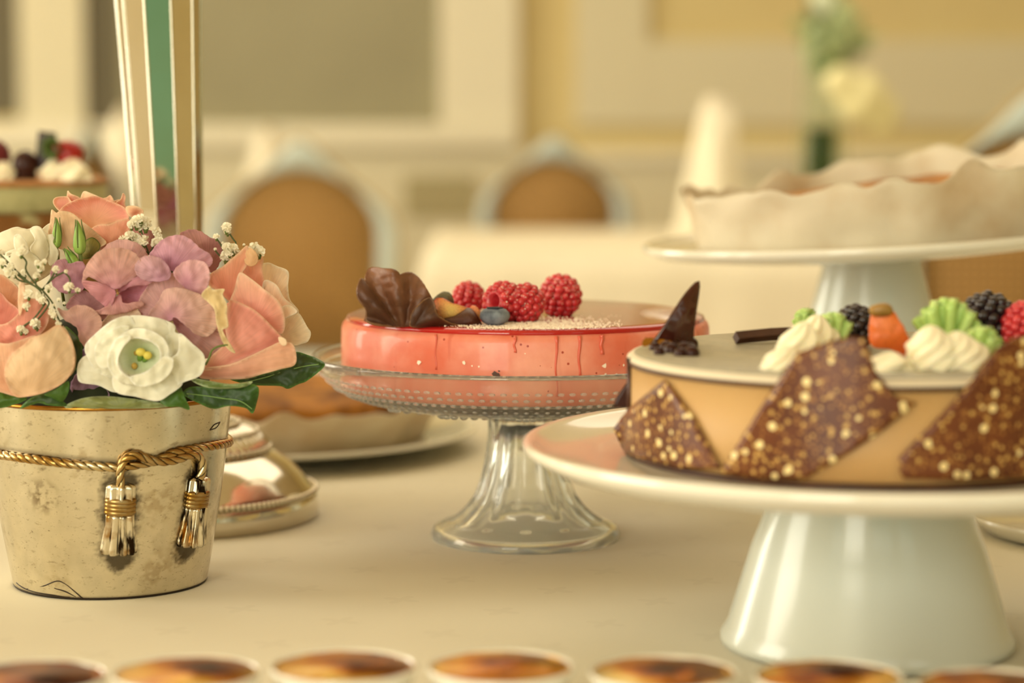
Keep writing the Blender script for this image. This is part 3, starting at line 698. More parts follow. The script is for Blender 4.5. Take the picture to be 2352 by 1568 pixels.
def panel(pts, off, label=None, solid=.0014, name='chocolate_panel'):
    def pj(x, y, o): return hit(x, y, K.x, K.y, lambda z: KR+off, K.y-.22)
    o = []
    for i in range(len(pts)):
        a = pts[i]; b = pts[(i+1) % len(pts)]; n_ = max(1, int(math.hypot(b[0]-a[0], b[1]-a[1])/14))
        for k in range(n_): o.append((a[0]+(b[0]-a[0])*k/n_, a[1]+(b[1]-a[1])*k/n_))
    V2, F2, D = sheet2d(o, 14)
    V = [pj(p.x, p.y, 0) for p in V2]
    return mesh(name, (V, F2), M['speck'], kc, solid=solid, label=label, smooth=True)
panel([(1528, 872), (1590, 955), (1655, 1075), (1560, 1075), (1440, 1045), (1408, 985), (1450, 935)], .0025)
panel([(1655, 1085), (1745, 940), (1830, 810), (1900, 785), (1960, 772), (1990, 778), (2010, 850), (2055, 910), (2105, 925), (2030, 985), (1950, 1040), (1850, 1100), (1750, 1098)], .003)
panel([(2070, 1098), (2065, 1050), (2130, 985), (2210, 900), (2290, 800), (2340, 770), (2400, 780), (2460, 860), (2520, 930), (2440, 1030), (2380, 1095), (2200, 1103)], .003)
# thin dark vertical sheet edge at the far left and the panel peeping out behind
def flat(pts, Y, name, m, parent, solid=.0015, label=None, gx=0, gy=0, step=8, bulge=0):
    return petal(name, pts, FULL, Y, parent, m, '2C120B', '3C1A10', bulge=bulge, solid=solid, sm=1, step=step, ruffle=0, gx=gx, gy=gy, label=label)
pe = P(1444, 900, K.y-.01)
mesh('chocolate_edge', tube([P(1444, 822, K.y-.012), P(1446, 900, K.y-.012), P(1444, 960, K.y-.012)], .0014, 6), M['choc'], kc)
flat([(1470, 860), (1470, 935), (1408, 935), (1416, 912), (1438, 880)], K.y+.012, 'chocolate_panel', M['choc_gloss'], kc)
# fin and bar
fn = thing('chocolate_fin', PZ(1545, 800, KT), 'curved pointed dark chocolate fin standing at the left of the caramel cake', 'chocolate decoration')
fyy = PZ(1545, 800, KT).y
FNM = mat('glossy chocolate fin', attr=True, rough=.2, scale=3, lo=.8, hi=1.2, uv=True, coat=.3)
petal('fin', [(1605, 645), (1600, 700), (1592, 760), (1586, 805), (1540, 810), (1492, 800), (1520, 755), (1545, 715), (1575, 672)], FULL, fyy, fn, FNM, '35130C', '4A2014', bulge=.004, solid=.0018, sm=3, step=6, gx=.01)
V_ = [ball(PZ(1500+q.random()*100, 797+q.random()*24, KT)+Vector((0, 0, .002)), .003+.002*q.random(), nu=8, nv=5) for _ in range(16)]
mesh('chocolate_foot', join(*V_), M['choc_gloss'], fn)
V_ = [flake(PZ(1480+q.random()*55, 796+q.random()*12, KT)+Vector((0, 0, .004)), Vector((0, -.8, .5)).normalized(), .0025, q) for _ in range(9)]
mesh('gold_leaf', join(*V_), M['brass'], fn, smooth=False)
b0 = PZ(1690, 790, KT+.001); b1 = PZ(1850, 782, KT+.001)
prop(mesh('chocolate_bar', tube([b0+Vector((0, 0, .0035)), b0*.5+b1*.5+Vector((0, 0, .0045)), b1+Vector((0, 0, .0045))], .0036, 4), M['choc'], smooth=False), 'dark chocolate stick lying on the far side of the caramel cake top', 'chocolate decoration')
# piped cream
def swirl(c, r, h, m, name, label, group, cat, ribs=7, turns=1.6, tip=(0, 0), squash=1.0, lean=(0, 0)):
    V, Fc = [], []; n = 56; mm = 18
    for j in range(mm+1):
        t_ = j/mm; rr = r*(1-t_**1.7)**.6*(1-.10*math.sin(t_*9)); z = h*t_
        for i in range(n):
            a = 2*PI*i/n; ro = rr*(1+.17*math.cos(ribs*(a-turns*t_)))
            V.append(Vector(c)+Vector((ro*math.cos(a)+lean[0]*t_, ro*math.sin(a)*squash+lean[1]*t_, z)))
    for j in range(mm):
        for i in range(n):
            a = j*n+i; b = j*n+(i+1) % n; Fc.append((a, b, b+n, a+n))
    Fc.append(tuple(range(n-1, -1, -1)))
    return prop(mesh(name, (V, Fc), m), label, cat, group)
def ruff(c, w, h, m, name, label, seed=0, rot=0):
    """wavy leaf of piped cream"""
    V, Fc = [], []; n = 70; mm = 10; q = random.Random(seed); ca, sa = math.cos(rot), math.sin(rot)
    for j in range(mm+1):
        t_ = j/mm
        for i in range(n):
            u = i/(n-1)*2-1; x = u*w*(.55+.45*t_); y = .004*t_*math.sin(i*.62)+.003*math.sin(i*.3); z = h*t_*(1-.55*u*u)*(1+.10*math.sin(i*.62+1))
            V.append(Vector(c)+Vector((x*ca-y*sa, x*sa+y*ca, z)))
    for j in range(mm):
        for i in range(n-1):
            a = j*n+i; Fc.append((a, a+1, a+n+1, a+n))
    return prop(mesh(name, (V, Fc), m, solid=.0045), label, 'cream decoration', 'pistachio cream ruffles on the caramel cake')
CG = 'piped cream on the caramel cake'
def kt(px_, py_): return PZ(px_, py_, KT+.0008)
swirl(kt(1790, 848), .0095, .012, M['cream'], 'cream_rosette', 'small piped cream blob nearest the front edge of the caramel cake, lowest left', CG, 'cream decoration', lean=(.004, .003))
swirl(kt(1830, 830), .012, .021, M['cream'], 'cream_rosette', 'piped cream swirl just left of the tall speckled chocolate panel', CG, 'cream decoration', lean=(.004, .002))
swirl(kt(1875, 815), .012, .022, M['cream'], 'cream_rosette', 'piped cream behind the tall speckled chocolate panel under the green ruffle', CG, 'cream decoration')
swirl(kt(2045, 850), .0115, .0095, M['cream'], 'cream_rosette', 'smooth cream mound below the strawberry wedge', CG, 'cream decoration', ribs=3)
swirl(kt(2150, 845), .014, .022, M['cream'], 'cream_rosette', 'ribbed cream shell right of the strawberry wedge', CG, 'cream decoration', ribs=8, turns=2.6, lean=(-.003, 0))
swirl(kt(2215, 845), .014, .019, M['cream'], 'cream_rosette', 'ribbed cream shell beneath the large green ruffle', CG, 'cream decoration', ribs=8, turns=2.6, lean=(-.004, 0))
p_ = kt(1915, 812)+Vector((0, 0, .008)); ruff(p_, .0095, .013, M['green_cream'], 'pistachio_ruffle', 'small light green cream ruffle left of the left blackberry', 1, .2)
p_ = kt(1850, 795)+Vector((0, 0, .010)); ruff(p_, .006, .010, M['green_cream'], 'pistachio_ruffle', 'pale green cream tip farthest left on the caramel cake', 2, -.3)
p_ = kt(2175, 822)+Vector((0, 0, .010)); ruff(p_, .017, .020, M['green_cream'], 'pistachio_ruffle', 'largest green cream ruffle left of the big blackberry', 3, -.1)
p_ = kt(2255, 835)+Vector((0, 0, .004)); ruff(p_, .010, .014, M['green_cream'], 'pistachio_ruffle', 'low green cream ruffle in front of the big blackberry', 4, -.5)
c = kt(1965, 800)+Vector((0, 0, .012)); drupe_berry('blackberry', c, .0105, .011, M['blackberry'], (.3, 0, 1), 'smaller blackberry between green ruffle and strawberry wedge', 'blackberries on the caramel cake', 'blackberry', 5, rs=.0027)
c = kt(2265, 800)+Vector((0, 0, .0145)); drupe_berry('blackberry', c, .0145, .0155, M['blackberry'], (.2, -.3, 1), 'largest blackberry at the right beside a raspberry', 'blackberries on the caramel cake', 'blackberry', 6, rs=.003)
c = kt(2352, 805)+Vector((0, 0, .013)); drupe_berry('raspberry', c, .012, .013, M['raspberry'], (.2, -.3, 1), 'raspberry cut by the right edge of the picture on the caramel cake', None, 'raspberry', 7)
sw = thing('strawberry_wedge', kt(2050, 815), 'orange-red strawberry wedge leaning on a cream mound', 'strawberry'); sy = kt(2050, 815).y-.012
SM = mat('strawberry wedge', attr=True, rough=.35, scale=8, lo=.85, hi=1.15, uv=True, sss=.15)
petal('flesh', [(2008, 708), (2036, 706), (2060, 732), (2084, 770), (2102, 806), (2104, 822), (2082, 818), (2048, 800), (2006, 794), (1998, 752)], FULL, sy, sw, SM, 'E27A30', 'CF4E20', base=(2035, 740), bulge=.002, solid=.005, sm=4, step=6)
petal('calyx', [(2000, 712), (2012, 704), (2035, 702), (2048, 712), (2035, 720), (2010, 720)], FULL, sy-.002, sw, SM, '8A6A30', 'A07A3A', bulge=.002, solid=.004, sm=4, step=5)

# ================================================================ TARTS IN PARCHMENT
def tart(c, r, zf, hp, label, tilt=0, hfun=None, seed=0, flare=1.12, wave=.13):
    t = thing('parchment_tart', c, label, 'tart'); c = Vector(c)
    R = Matrix.Translation(c) @ Matrix.Rotation(tilt, 4, 'Y')
    V, Fc = [], []; n = 180; mm = 10
    for j in range(mm+1):
        t_ = j/mm
        for i in range(n):
            a = 2*PI*i/n; h = hp*(1+wave*noise.noise(Vector((math.cos(a)*2.4, math.sin(a)*2.4, seed)))+wave*1.6*noise.noise(Vector((math.cos(a)*6, math.sin(a)*6, seed+7)))+.02*math.sin(a*13+seed))*(hfun(a) if hfun else 1)
            rr = r*(1+(flare-1)*t_)*(1+.018*math.sin(a*11+t_*1.2+seed)*(0.3+t_)+.03*noise.noise(Vector((math.cos(a)*5, math.sin(a)*5, seed+t_*2))))
            V.append(Vector((rr*math.cos(a), rr*math.sin(a), .001+h*t_)))
    for j in range(mm):
        for i in range(n):
            a = j*n+i; b = j*n+(i+1) % n; Fc.append((a, b, b+n, a+n))
    Fc.append(tuple(range(n-1, -1, -1)))
    mesh('parchment', moved((V, Fc), R), M['paper'], t, solid=.0012)
    V, Fc = [], []; mm = 14
    for j in range(mm+1):
        rr = r*.985*(1-j/mm)
        for i in range(n):
            a = 2*PI*i/n; z = zf*(hfun(a)*(rr/r)+(1-rr/r) if hfun else 1)*(1-.25*(rr/r)**8)+.004*noise.noise(Vector((rr*math.cos(a)*30, rr*math.sin(a)*30, seed)))
            V.append(Vector((rr*math.cos(a), rr*math.sin(a), z)))
    for j in range(mm):
        for i in range(n):
            a = j*n+i; b = j*n+(i+1) % n; Fc.append((a, b, b+n, a+n))
    k = len(V)
    for i in range(n): a = 2*PI*i/n; V.append(Vector((r*.96*math.cos(a), r*.96*math.sin(a), .003)))
    for i in range(n): Fc.append((k+i, k+(i+1) % n, (i+1) % n, i))
    mesh('filling', moved((V, Fc), R), M['bake'], t)
    return t
TP = Vector(((598-CX)/F*2.02, 2.02, 0))
prop(mesh('serving_plate', lathe([(0, 0), (.10, 0), (.105, .002), (.14, .008), (.172, .0145), (.18, .0165), (.1815, .019), (.179, .0195), (.165, .017), (.135, .011), (.10, .0055), (0, .005)], 128, TP), M['porcelain'], origin=TP), 'large white plate under the baked tart behind the glass stand', 'plate')
tart(TP+Vector((0, 0, .0062)), .128, .048, .037, 'golden brown tart in crimped parchment on the white plate', seed=2, flare=1.18, wave=.2)
Rt = Matrix.Rotation(-math.radians(3.4), 4, 'Y')
tart(FS+Vector((.012, 0, .183)), .146, .042, .054, 'tall tart wrapped in parchment on the upper right stand', tilt=-math.radians(3.4), seed=6, hfun=lambda a: 1+.22*math.cos(a), flare=1.07)

# ================================================================ GREEN LAYER CAKE (left, behind the flowers)
gb = GS.z+.169; grr = .100; gx_ = 0
GC = Vector((-.455, 2.04, gb)); gcr = (240-CX)/F*2.03+.455
gc = thing('green_layer_cake', GC, 'pale green cake with brown crumb layer at the left edge behind the pink rose', 'cake')
gtz = .226
mesh('crumb_layer', lathe([(0, gb), (gcr, gb), (gcr, gb+.033), (0, gb+.033)], 96, (GC.x, GC.y, 0)), mat('brown crumb', '7A4E1C', .7, col2='B3AD7E', scale=45, bump=.6, bscale=60, lo=.5, hi=.62), gc)
mesh('green_layer', lathe([(0, gb+.031), (gcr, gb+.031), (gcr, gtz-.004), (gcr-.003, gtz-.002), (0, gtz-.002)], 96, (GC.x, GC.y, 0)), mat('pale green mousse', 'B4B080', .5, col2='8E8C60', scale=60, lo=.5, hi=.8), gc)
mesh('top_crust', lathe([(0, gtz-.003), (gcr+.001, gtz-.004), (gcr+.001, gtz-.0005), (gcr-.003, gtz+.001), (0, gtz)], 96, (GC.x, GC.y, 0)), mat('pinkish brown crust', 'C98F5E', .6, col2='A26E34', scale=60, bump=.4, bscale=90), gc)
def gp(px_, py_): return P(px_, py_, GC.y-.06)
z0 = gtz
prop(mesh('chocolate_ball', join(ball(Vector((gp(50, 400).x, GC.y-.045, z0+.0125)), .0105, .0105, .0125, 20, 12), lathe([(.0075, 0), (.010, .003), (.009, .006)], 20, (gp(50, 400).x, GC.y-.045, z0))), M['choc_gloss']), 'dark chocolate ball on the green cake', 'chocolate decoration')
prop(mesh('chocolate_block', moved(box(-.007, .007, -.004, .004, 0, .032), Matrix.Translation((gp(87, 400).x, GC.y-.035, z0+.008)) @ Matrix.Rotation(.12, 4, 'Y')), M['choc_gloss'], smooth=False), 'upright dark chocolate square behind the chocolate ball', 'chocolate decoration')
swirl((gp(118, 400).x, GC.y-.05, z0), .010, .018, M['cream'], 'cream_rosette', 'white cream swirl between chocolate ball and strawberry on the green cake', 'cream on the green cake', 'cream decoration')
swirl((gp(160, 400).x, GC.y-.05, z0), .0155, .019, M['cream'], 'cream_rosette', 'rounded white cream mound under the strawberry on the green cake', 'cream on the green cake', 'cream decoration', ribs=4)
swirl((gp(2, 400).x, GC.y-.05, z0), .0105, .016, M['cream'], 'cream_rosette', 'white cream swirl at the left picture edge on the green cake', 'cream on the green cake', 'cream decoration')
st = thing('strawberry', (gp(140, 400).x, GC.y-.045, z0+.012), 'dark red strawberry with green leaves on top of the green cake', 'strawberry')
cc = Vector((gp(146, 400).x, GC.y-.04, z0+.021))
mesh('berry', moved(lathe([(0, -.016), (.006, -.013), (.0115, -.004), (.013, .004), (.009, .011), (0, .013)], 24), Matrix.Translation(cc) @ Matrix.Rotation(math.radians(115), 4, 'Y')), mat('dark strawberry', '8E1410', .3, col2='A82018', scale=90), st)
lv = []
for k in range(7):
    a = k*.9; d = Vector((.5*math.cos(a)-.3, -.6, .6*math.sin(a))).normalized(); b_ = cc+Vector((-.008, -.009, .006)); s_ = d.cross(Vector((0, 1, .2))).normalized()*.003
    lv.append(([b_-s_, b_+d*.008+s_*1.3, b_+d*.017, b_+d*.008-s_*1.3], [(0, 1, 2, 3)]))
mesh('calyx', join(*lv), mat('strawberry leaf', '4C5F22', .6), st, solid=.0006)
prop(drupe_berry('raspberry', Vector((gp(-22, 400).x, GC.y-.04, z0+.020)), .011, .012, mat('dark berry', '6A0E10', .35), (0, 0, 1), None, None, None, 9), 'dark red berry on the green cake at the left picture edge', 'raspberry')

# ================================================================ SILVER STEM VASE / CANDELABRUM
S = Vector(((398-CX)/F*1.683, 1.683, 0))
ss = thing('silver_candelabrum', S, 'tall faceted silver candelabrum with beaded round foot behind the flower pot', 'candelabrum')
mesh('foot', lathe([(0, 0), (.098, 0), (.0995, .002), (.0985, .014), (.0975, .017), (.0965, .0175), (.0955, .021), (.093, .0235), (.088, .030), (.079, .039), (.070, .045), (.066, .047)], 128, S), M['silver'], ss)
bdv = [ball((S.x+.0975*math.cos(2*PI*i/150), S.y+.0975*math.sin(2*PI*i/150), .0195), .0021, nu=8, nv=6) for i in range(150)]
mesh('beading', join(*bdv), M['silver'], ss)
def gad(a, j, z): return 1+.03*math.cos(60*a) if .047 < z < .064 else 1
mesh('gadroon_ring', lathe([(.066, .047), (.064, .052), (.058, .058), (.050, .0625), (.040, .066), (.030, .068), (.022, .073), (.018, .082), (.020, .088), (.024, .092), (.02, .097), (.015, .102)], 360, S, rf=gad), M['silver'], ss)
bdv = [ball((S.x+rr_*math.cos(2*PI*i/k_), S.y+rr_*math.sin(2*PI*i/k_), zz_), .0019, nu=8, nv=6) for rr_, zz_, k_ in ((.0655, .0495, 100), (.0565, .0605, 90), (.044, .0665, 70)) for i in range(k_)]
mesh('bead_row', join(*bdv), M['silver'], ss)
lean = math.radians(-1.8)
def fac(a, j, z): return 1/ max(.9, math.cos(((a+.2) % (PI/5))-PI/10))
prf = [(.0150, .10), (.0185, .12), (.0212, .17), (.0238, .217), (.0252, .26), (.0270, .31), (.0290, .36), (.0315, .42), (.035, .48)]
stm = lathe([(r_, z_) for r_, z_ in prf], 10)
RS = Matrix.Translation(S+Vector((0, 0, .10))) @ Matrix.Rotation(lean, 4, 'Y') @ Matrix.Rotation(.12, 4, 'Z') @ Matrix.Translation((0, 0, -.10))
stem_o = mesh('stem', moved(stm, RS), mat('bright silver', 'E4E2DA', .05, 1, col2='D8D2C2', scale=10, bump=.06, bscale=9, bdist=.004), ss, smooth=False)
eb = []
for i in range(10):
    a = 2*PI*i/10
    eb.append(tube([RS @ Vector((r_*math.cos(a), r_*math.sin(a), z_)) for r_, z_ in prf], .0010, 6))
mesh('rib', join(*eb), M['silver'], ss)

# ================================================================ FLOWER POT
B = Vector(((241-CX)/F*1.452, 1.452, 0)); PH = .1145
def pot_r(z): 
    t_ = max(0, min(1.1, z/PH)); return .0582+.0165*t_+.0015*math.sin(PI*t_)
pt = thing('silver_flower_pot', B, 'tarnished silver pot with gold rope and two tassels holding the flowers', 'flower pot')
tas = [((277, 1190), (277, 1118)), ((447, 1175), (455, 1100))]
rope_px = [(-40, 1036), (0, 1044), (70, 1054), (150, 1064), (220, 1071), (275, 1073), (320, 1066), (360, 1058), (400, 1040), (430, 1034), (470, 1027), (505, 1021), (524, 1017)]
H = lambda x, y, off=0: hit(x, y, B.x, B.y, lambda z: pot_r(z)+off)
rp = [H(x, y, .0012) for x, y in rope_px]
tpts = [H(x, y) for x, y in [(277, 1120), (277, 1150), (276, 1185), (274, 1220), (272, 1255), (270, 1268), (452, 1105), (448, 1140), (444, 1175), (438, 1215), (432, 1248)]]
prof = []
nz_ = 170
for j in range(nz_+1): z = PH*j/nz_; prof.append((pot_r(z), z))
prof = [(0, 0), (.054, 0), (.0565, .0012)]+prof[2:]
inner = [(pot_r(PH*k/10)-.002, PH*k/10) for k in range(10, 0, -1)]
nn = 420
pv, pf = lathe(prof+[(pot_r(PH)-.001, PH+.0006)]+inner+[(0, .01)], nn, B)
rope_angz = sorted([(math.atan2(p.x-B.x, B.y-p.y), p.z) for p in rp])
def rope_z(a):
    if a <= rope_angz[0][0]: return rope_angz[0][1]
    if a >= rope_angz[-1][0]: return rope_angz[-1][1]
    for (a0, z0_), (a1, z1_) in zip(rope_angz[:-1], rope_angz[1:]):
        if a0 <= a <= a1: return z0_+(z1_-z0_)*(a-a0)/max(1e-6, a1-a0)
def n2_(v): return noise.noise(v*420)+.6*noise.noise(v*800)
pc = []; spot_c = H(98, 1140)
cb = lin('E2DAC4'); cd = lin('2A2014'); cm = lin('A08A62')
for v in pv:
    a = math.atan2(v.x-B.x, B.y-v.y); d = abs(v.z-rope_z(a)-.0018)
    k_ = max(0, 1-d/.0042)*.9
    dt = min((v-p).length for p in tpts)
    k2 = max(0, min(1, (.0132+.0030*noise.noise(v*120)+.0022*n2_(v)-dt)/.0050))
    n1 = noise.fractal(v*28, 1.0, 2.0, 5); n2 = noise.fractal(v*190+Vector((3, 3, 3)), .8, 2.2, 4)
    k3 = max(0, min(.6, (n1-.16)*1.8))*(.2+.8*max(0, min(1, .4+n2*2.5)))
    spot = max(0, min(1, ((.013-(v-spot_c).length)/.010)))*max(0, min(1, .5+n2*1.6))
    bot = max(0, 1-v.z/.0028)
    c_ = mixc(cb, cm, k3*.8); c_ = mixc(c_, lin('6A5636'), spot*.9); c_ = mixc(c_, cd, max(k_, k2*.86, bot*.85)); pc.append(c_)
def pot_mat():
    m = mat('tarnished silver plate', attr=True, rough=.2, metal=1, scale=90, detail=6, lo=.9, hi=1.08, bump=.06, bscale=60)
    t = m.node_tree; n = t.nodes; l = t.links; b = n['Principled BSDF']; src = b.inputs['Base Color'].links[0].from_socket
    tcn = n.new('ShaderNodeTexCoord'); mp = n.new('ShaderNodeMapping'); mp.inputs['Scale'].default_value = (1, 1, 2.2); mp.inputs['Rotation'].default_value = (.2, .9, .3); l.new(tcn.outputs['Object'], mp.inputs[0])
    for sc_, lo_, hi_, cc_, f_ in ((420, .635, .70, '4A3820', .75), (130, .60, .76, '6E5836', .6)):
        ns = n.new('ShaderNodeTexNoise'); ns.inputs['Scale'].default_value = sc_; ns.inputs['Detail'].default_value = 3; ns.inputs['Roughness'].default_value = .7; l.new(mp.outputs[0], ns.inputs[0])
        mr = n.new('ShaderNodeMapRange'); mr.inputs[1].default_value = lo_; mr.inputs[2].default_value = hi_; mr.inputs[4].default_value = f_; l.new(ns.outputs[0], mr.inputs[0])
        mx = n.new('ShaderNodeMix'); mx.data_type = 'RGBA'; l.new(mr.outputs[0], mx.inputs[0]); l.new(src, mx.inputs[6]); mx.inputs[7].default_value = lin(cc_); src = mx.outputs[2]
    l.new(src, b.inputs['Base Color']); return m
M['pot'] = pot_mat()
mesh('pot_body', (pv, pf), M['pot'], pt, cols=pc)
mesh('rim', tube([(B.x+(pot_r(PH)+.0003)*math.cos(2*PI*i/128), B.y+(pot_r(PH)+.0003)*math.sin(2*PI*i/128), PH+.0004) for i in range(128)], .0014, 8, closed=True), M['brass'], pt, label='thin brass rim')
mesh('bottom_edge', tube([(B.x+.0575*math.cos(2*PI*i/128), B.y+.0575*math.sin(2*PI*i/128), .0011) for i in range(128)], .0010, 6, closed=True), M['dark_patina'], pt)
M['rope'] = mat('gilded binding', '9A7638', .28, 1, col2='D0C098', scale=40, lo=.45, hi=.75)
M['twist'] = mat('twisted gilt rope', attr=True, rough=.27, metal=1, scale=40, lo=.85, hi=1.15)
# front part of the rope plus the loop round the back
a_s, a_e = rope_angz[0], rope_angz[-1]
back = []
for k in range(1, 24):
    t_ = k/24; a = a_e[0]+(2*PI-(a_e[0]-a_s[0]))*t_; z = a_e[1]+(a_s[1]-a_e[1])*t_; r_ = pot_r(z)+.0012
    back.append(Vector((B.x+r_*math.sin(a), B.y-r_*math.cos(a), z)))
path = spline(rp+back, 34, True)
def twist(path, r, pitch, closed, lobes=3, n=30):
    rec = []
    def rf(a, s_):
        f = abs(math.cos(lobes*.5*(a-2*PI*s_/pitch))); rec.append(f); return .80+.30*f**.6
    vf = tube(path, r, n, rf=rf, closed=closed)
    g, dk, hi_ = lin('A8813F'), lin('1E1208'), lin('D8C8A0')
    return vf, [mixc(dk, mixc(g, hi_, noise.noise(v*60)+.2), (f-.12)*3.2) for f, v in zip(rec, vf[0])]
vf_, cl_ = twist(path, .0025, .019, True)
rope_o = mesh('rope', vf_, M['twist'], pt, cols=cl_, label='twisted gilt rope band')
r2_px = [(279, 1122), (276, 1100), (277, 1078), (284, 1058), (300, 1047), (318, 1046), (345, 1056), (372, 1060), (405, 1056), (432, 1046), (448, 1044), (460, 1052), (465, 1070), (462, 1090), (457, 1100)]
r2p = spline([H(x, y, .0032) for x, y in r2_px], 30)
vf_, cl_ = twist(r2p, .0024, .019, False)
mesh('tassel_cord', vf_, M['twist'], pt, cols=cl_)
def tassel(px_, y0, y1_, half, skew, label):
    ptop = H(px_, y0); pbot = H(px_+skew, y1_); ax = ptop-pbot; hgt = ax.length; ax.normalize()
    mid = H(px_+skew*.5, (y0+y1_)/2); nrm = Vector((mid.x-B.x, mid.y-B.y, 0)).normalized(); nrm = (nrm-ax*nrm.dot(ax)).normalized(); sd = ax.cross(nrm)
    s = half/100.*.0246
    Mx = Matrix((( sd.x, nrm.x, ax.x, pbot.x), (sd.y, nrm.y, ax.y, pbot.y), (sd.z, nrm.z, ax.z, pbot.z), (0, 0, 0, 1)))
    t_ = mesh('tassel', moved(lathe([(0, hgt*.985), (.0035, hgt*1.0), (.0072, hgt*.965), (.0076, hgt*.93), (.0076, hgt*.80), (.0082, hgt*.775)], 72, (0, .0012, 0), rf=lambda a, j, z: 1+.15*math.cos(8*a), sy_=.62), Mx), M['tas'], pt, label=label)
    rings = []
    for k in range(4):
        z = hgt*(.76-.055*k); rings.append(lathe([(.0072, z+.0018), (.0088, z+.0013), (.0094, z), (.0088, z-.0013), (.0072, z-.0018)], 48, (0, .0012, 0), sy_=.62))
    mesh('binding', moved(join(*rings), Mx), M['rope'], t_)
    sk = []
    for k in range(15): u = k/14; sk.append((.0082+.0030*u**1.5 - (.001 if k == 14 else 0), hgt*(.56*(1-u))))
    mesh('skirt', moved(lathe([(0, hgt*.57)]+sk+[(0, 0)], 120, (0, .0012, 0), rf=lambda a, j, z: 1-.24*abs(math.sin(4.5*a+.6))**5+.04*math.cos(9*a), sy_=.66), Mx), M['tas'], t_)
def tas_mat():
    m = mat('silver and gold tassel', 'E6DEC8', .2, 1, col2='A87E3A', scale=70, lo=.5, hi=.66, bump=.2, bscale=120, bdist=.0006)
    t = m.node_tree; n = t.nodes; l = t.links; b = n['Principled BSDF']; src = b.inputs['Base Color'].links[0].from_socket
    ns = n.new('ShaderNodeTexNoise'); ns.inputs['Scale'].default_value = 190; ns.inputs['Detail'].default_value = 4
    tcn = n.new('ShaderNodeTexCoord'); mp = n.new('ShaderNodeMapping'); mp.inputs['Scale'].default_value = (1, 1, .25); l.new(tcn.outputs['Object'], mp.inputs[0]); l.new(mp.outputs[0], ns.inputs[0])
    mr = n.new('ShaderNodeMapRange'); mr.inputs[1].default_value = .50; mr.inputs[2].default_value = .60; l.new(ns.outputs[0], mr.inputs[0])
    mx = n.new('ShaderNodeMix'); mx.data_type = 'RGBA'; l.new(mr.outputs[0], mx.inputs[0]); l.new(src, mx.inputs[6]); mx.inputs[7].default_value = lin('2A1E12'); l.new(mx.outputs[2], b.inputs['Base Color'])
    return m
M['tas'] = tas_mat()
tassel(278, 1108, 1268, 100, -7, 'silver tassel with gilt binding')
tassel(456, 1092, 1250, 100, -21, 'silver tassel with gilt binding')
# engraved crease lines at the foot and a dent near the rim
for ln_ in ([(38, 1338), (55, 1350), (85, 1360), (120, 1366), (160, 1372)], [(60, 1352), (100, 1345), (130, 1334), (150, 1340), (172, 1358), (190, 1374)], [(125, 1350), (150, 1358), (175, 1370)], [(482, 987), (492, 975), (505, 969)], [(482, 987), (497, 981), (505, 969)]):
    mesh('crease', tube(spline([H(x, y, .0000) for x, y in ln_], 6), .00045, 5), M['dark_patina'], pt)

# ================================================================ FLOWERS
foam_c = Vector((B.x-.002, B.y+.004, PH-.012))
prop(mesh('floral_foam', ball(foam_c, .066, .066, .062, 32, 20), M['foam'], origin=Vector((B.x, B.y, PH-.03))), 'dark moss-covered floral foam filling the silver pot between the flowers', 'floral foam')
PW, PM, LF = M['petal_white'], M['petal'], M['leaf']
def flower(name, px_, py_, Y, label, cat, group=None): return thing(name, P(px_, py_, Y), label, cat, group)
def core(parent, px_, py_, Y, rx, rz, col, ry=None, name='petal_core'):
    c = P(px_, py_, Y); k = Y/F
    return mesh(name, ball(c, rx*k, (ry or rx)*k, rz*k, 24, 14), mat(name+col, col, .6, transluc=.1), parent)

# -- pink rose at the top
r = flower('rose', 215, 560, 1.485, 'salmon pink rose at the top left with pointed curling petals', 'rose', 'roses in the silver pot')
Y = 1.460
core(r, 222, 520, Y+.035, 78, 55, 'C9806A')
def p8(pts, dY, ci, co, **k): petal('petal', pts, C8, Y+dY*1.5, r, PM, ci, co, **k)
p8([(660, 1040), (700, 990), (830, 980), (870, 1020), (880, 1060), (760, 1160), (690, 1110)], .006, 'D87F6E', 'E9A888', bulge=-.004, edge='F2C79C', base=(800, 1150))
p8([(845, 905), (880, 945), (1000, 1000), (1020, 1080), (860, 1090), (830, 1030), (830, 960)], .010, 'DE8570', 'F0B48C', bulge=.003, edge='F4CDA0')
p8([(1040, 915), (1120, 935), (1260, 1000), (1310, 1060), (1150, 1120), (1010, 1090), (1000, 1000)], .014, 'F0B48C', 'F6CB9C', bulge=.004, edge='F8DDB4')
p8([(1270, 1010), (1320, 990), (1370, 962), (1400, 1000), (1420, 1030), (1490, 1020), (1500, 1100), (1380, 1140), (1260, 1100)], .016, 'E8977C', 'F0B48E', bulge=.003, edge='F4CDA0')
p8([(1525, 940), (1558, 980), (1552, 1080), (1600, 1170), (1560, 1230), (1450, 1150), (1440, 1060), (1500, 1010)], .006, 'E08C76', 'EFA487', bulge=-.003, edge='F4C89C')
p8([(1560, 1120), (1620, 1092), (1720, 1108), (1785, 1165), (1740, 1215), (1650, 1240), (1590, 1210)], -.002, 'C8603C', 'EBC08E', bulge=.004, edge='F0CF9E', base=(1690, 1200))
p8([(740, 1155), (820, 1080), (950, 1020), (1100, 985), (1200, 978), (1330, 1020), (1480, 1080), (1560, 1130), (1595, 1215), (1585, 1262), (1420, 1300), (1280, 1340), (1150, 1400), (1040, 1330), (970, 1250), (880, 1195), (800, 1170)], -.004, 'F2B58C', 'E07E70', bulge=-.012, edge='F2B68E', base=(1170, 1300), gp=1.3, gy=-.01)
